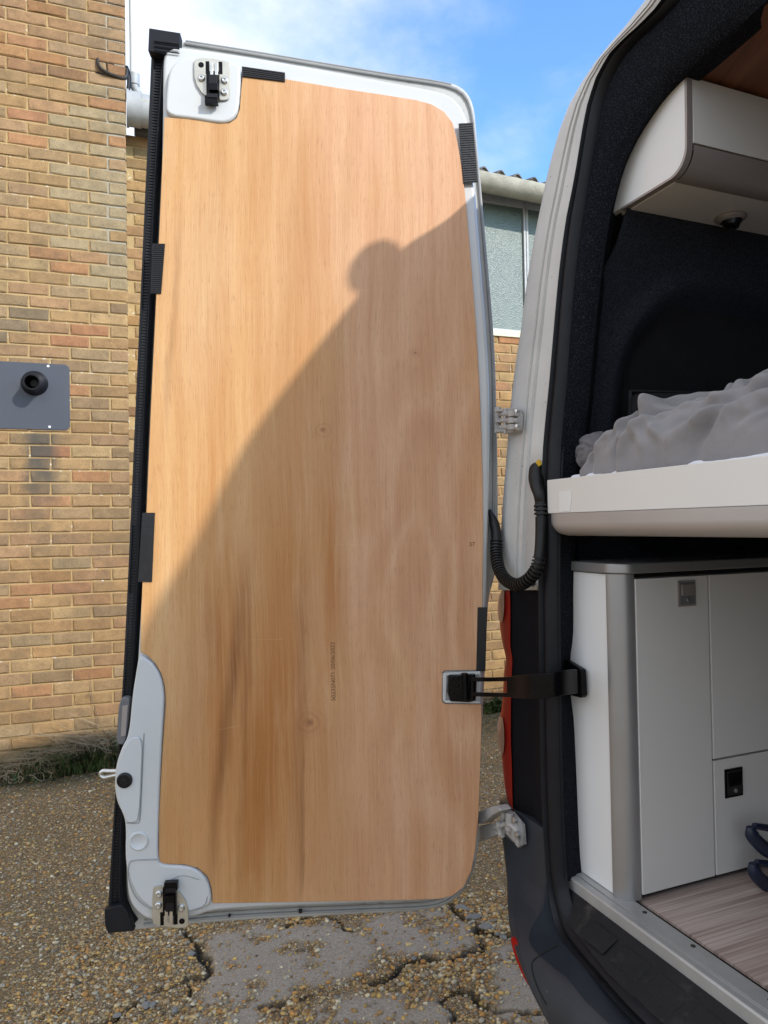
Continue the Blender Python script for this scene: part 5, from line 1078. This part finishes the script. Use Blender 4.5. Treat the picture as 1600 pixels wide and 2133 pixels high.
# rumpled duvet
def duvet():
    NU, NV = 460, 190; r = np.random.RandomState(17)
    TOPW = [-.05, .0, .06, .12, .18, .24, .32, .42, .55, .8, 1.2]; TOPH = [0.0, .072, .090, .100, .110, .116, .122, .128, .138, .150, .16]
    U = np.linspace(0, 1, NU); S = 1.15*U**1.5; Aa = np.linspace(0, math.pi, NV); SS, AA = np.meshgrid(S, Aa, indexing='ij')
    topn = np.interp(SS, TOPW, TOPH)*np.minimum(1, SS/.06+.04)**.45; dep = .15+.10*np.minimum(1, SS/.5)
    ht = topn*np.sin(AA)**.55; Y = AA*.12                      # Y: length over the heap from the front edge
    K = (fbm(SS, Y, 9, 400, 3)-.5)*.040+(fbm(SS+Y, Y-SS, 18, 410, 3)-.5)*.012
    for i in range(95):                                          # long tension folds fanning up from the front left, then short crumples
        big = i < 34
        x0 = r.uniform(-.02, .62); y0 = r.uniform(.0, .30); th = r.normal(.75 if big else .6, .55 if big else 1.1); l = r.uniform(.06, .17) if big else r.uniform(.02, .06)
        w = r.uniform(.010, .019) if big else r.uniform(.005, .009); A_ = r.uniform(.010, .019) if big else r.uniform(.002, .004); c = r.normal(0, 4.0)
        p = (SS-x0)*math.cos(th)+(Y-y0)*math.sin(th); q = -(SS-x0)*math.sin(th)+(Y-y0)*math.cos(th)+c*p*p
        env = np.exp(-(p/l)**4)
        K += A_*env*(np.exp(-(q/w)**2)-.75*np.exp(-((q-1.7*w)/(w*.8))**2))
    d = np.abs(SS-.40-.9*(Y-.12)); K -= .016*np.exp(-(d/.010)**2)                    # the deep diagonal tuck
    d = np.abs(SS-.065-.35*(Y-.1)); K -= .014*np.exp(-(d/.008)**2)
    K *= np.minimum(1, np.sin(AA)*2.6+.30)*np.minimum(1, SS/.04+.3); nx = np.abs(np.cos(AA))
    Vv = .022+dep-dep*np.cos(AA)-K*nx*1.2*np.where(AA < math.pi/2, 1, -1); Z = 1.5275+np.maximum(0, ht+K*(.25+.75*np.sin(AA))); Wc = .232+SS
    Z[:, 0] = 1.512; Z[:, -1] = 1.512
    G = Hp+Wc[..., None]*vr+Vv[..., None]*vf+Z[..., None]*ZZ
    for _ in range(4): G[1:-1, 1:-1] = .5*G[1:-1, 1:-1]+.125*(G[2:, 1:-1]+G[:-2, 1:-1]+G[1:-1, 2:]+G[1:-1, :-2])
    v = G.reshape(-1, 3); ii, jj = np.meshgrid(np.arange(NV-1), np.arange(NU-1)); a = (jj*NV+ii).ravel(); f = np.stack([a, a+1, a+1+NV, a+NV], 1)
    org = V(.8, .25, 1.528); me = np_mesh('duvet', v-org, f, True); me.materials.append(M['duvet']); o = bpy.data.objects.new('duvet', me); COL.objects.link(o); o.location = Vector(org)
    setp(o, 'rumpled light grey duvet heaped along the edge of the bed', 'duvet')
duvet()
def lobe(name, w, v, h, rw, rv, rh, mat, label, cat, seed, power=.8):
    bm = bmesh.new(); bmesh.ops.create_uvsphere(bm, u_segments=64, v_segments=40, radius=1)
    for q in bm.verts:
        c = q.co.copy(); sx = abs(c.x)**power*(1 if c.x > 0 else -1); sy = abs(c.y)**power*(1 if c.y > 0 else -1)
        k = 1+.10*mnoise.noise(c*1.6+Vector((seed, 0, 0)))-.10*max(0, 1-abs(mnoise.noise(c*2.4+Vector((0, seed, 0))))*5)
        q.co = Vector((vr*rw*sx*k+vf*rv*sy*k+ZZ*max(c.z, -.8)*rh*k))
    me = bpy.data.meshes.new(name); bm.to_mesh(me); bm.free(); me.shade_smooth(); me.materials.append(mat); o = bpy.data.objects.new(name, me); COL.objects.link(o); o.location = Vector(V(w, v, h)); setp(o, label, cat)
lobe('bolster', .222, .115, 1.570, .052, .085, .046, simple('darker_grey_cotton', (.15, .14, .145), .9, var=.06, nscale=14, bump=.4, bscale=30, bdist=.003), 'darker grey bunched bolster at the left end of the duvet', 'bolster', 3)
# black cushion standing behind the duvet against the lining
mb = MB(); cu = []
for i in range(21):
    row = []
    for j in range(15):
        a = i/20*2-1; b = j/14*2-1; th = .045*(1-abs(a)**4)*(1-abs(b)**4); row.append((a, b, th))
    cu.append(row)
for sg in (1, -1): mb.loft([[V(.165+sg*t+.02*b, .43+a*.23*(1+.03*b*b), 1.615+b*.10*(1-.06*a*a)) for a, b, t in row] for row in cu])
rim_ = [(a, -1) for a in np.linspace(-1, 1, 14)]+[(1, b) for b in np.linspace(-1, 1, 8)]+[(a, 1) for a in np.linspace(1, -1, 14)]+[(-1, b) for b in np.linspace(1, -1, 8)]
mb.tube([V(.165+.02*b, .43+a*.23*(1+.03*b*b), 1.615+b*.10*(1-.06*a*a)) for a, b in rim_], .004, 6)
mb.build('cushion', M['pillow'], None, smooth=True, angle=60, label='black piped cushion standing behind the duvet against the lining', cat='cushion')

# ------------------------------------------------------------------ overhead cabinet
V_ = V
def V(w, v, h): return V_(w-.014, v+.015, h+.007)
oc = thing('overhead_cabinet', V(.36, .6, 2.05), 'pale overhead cabinet under the wooden ceiling with a downlight beneath', 'cabinet')
sec = [(.20, 2.056), (.30, 2.056), (.400, 2.056)]+[(.404+.036*math.sin(q), 2.096-.040*math.cos(q)) for q in np.linspace(.1, math.pi/2, 8)]+[(.442, 2.223), (.43, 2.224), (.20, 2.224), (.14, 2.15), (.15, 2.056)]
mb = MB(); mb.slab([V(w, .1035, h) for w, h in sec], vf*.014); mb.build('end_panel', M['cab'], oc)
mb = MB(); e = []
line = [(.27, 2.052), (.400, 2.052)]+[(.404+.041*math.sin(q), 2.096-.044*math.cos(q)) for q in np.linspace(.1, math.pi/2, 8)]+[(.447, 2.15), (.448, 2.223)]
rowsA = [[V(w, .1025, h) for w, h in line], [V(w, .1155, h) for w, h in line]]
lin2 = [(w-.0042 if k > 1 else w, h+.0042 if k < 10 else h) for k, (w, h) in enumerate(line)]
mb.loft([rowsA[0], rowsA[1], [V(w, .1155, h) for w, h in lin2], [V(w, .1025, h) for w, h in lin2], rowsA[0]]); mb.build('edge_trim', M['alud'], oc, smooth=True, angle=40)
mb = MB(); prof2 = [(.400, 2.051)]+[(.404+.043*math.sin(q), 2.093-.042*math.cos(q)) for q in np.linspace(.05, math.pi/2, 12)]+[(.447, 2.098)]
mb.loft([[V(w, v, h) for w, h in prof2] for v in (.116, 1.6)]); mb.build('lower_rail', M['alud'], oc, smooth=True, angle=50)
mb = MB(); vbox(mb, .425, .4465, .117, .66, 2.102, 2.221); mb.build('locker_door', M['cabd'], oc, bevel=.0012)
mb = MB(); vbox(mb, .425, .4465, .663, 1.2, 2.102, 2.221); mb.build('locker_door', M['cabd'], oc, bevel=.0012)
mb = MB(); vbox(mb, .255, .3998, .118, 1.6, 2.0505, 2.058); mb.build('bottom_panel', M['cabd'], oc)
mb = MB(); vbox(mb, .40, .424, .118, 1.6, 2.06, 2.222); mb.build('carcass', M['void'], oc)
V = V_
dl = flat(1522, 452, 2.057)
mb = MB(); mb.lathe(dl, -ZZ, [(0, .030), (.003, .031), (.006, .029), (.010, .022), (.0105, .0205)], 30, 0); mb.lathe(dl-ZZ*.008+vr*.004, -ZZ+.5*vr*0-.25*vf, [(0, .019), (.014, .015), (.015, .011), (.008, .010), (.007, .0005)], 24, 1); mb.build('downlight', [M['alud'], M['blackpl']], oc, smooth=True, angle=40)

# dark curved bars poking in at the right edge, and the object under them
fc_ = thing('navy_object', V(.45, .32, .71), 'unidentified dark navy object, built as a folded chair, just poking in at the lower right edge', 'chair')
def sp(x, y, w=.36): return side(x, y, w)
for k, P in enumerate(([(1563, 1722), (1566, 1738), (1578, 1754), (1600, 1772), (1640, 1790)], [(1568, 1798), (1572, 1816), (1584, 1832), (1606, 1848), (1645, 1864)])):
    mb = MB(); pts = spline([sp(*q) for q in P], 20); mb.tube(pts, list(np.interp(np.linspace(0, 1, 20), [0, .1, .5, 1], [.006, .010, .011, .011])), 14, flat=1.3)
    a, b = sp(P[0][0]+8, P[0][1]-2), sp(P[0][0]+70, P[0][1]+12); mb.tube([a, (a+b)/2+ZZ*.002, b], [.006, .007, .007], 10); mb.build('arm', M['navy'], fc_, smooth=True)
mb = MB(); mb.tube([sp(1597, 1855), sp(1599, 1885), sp(1604, 1925)], .006, 10); mb.tube([sp(1640, 1790), sp(1645, 1864), sp(1630, 1930)], .009, 10); mb.build('leg', M['navy'], fc_, smooth=True)
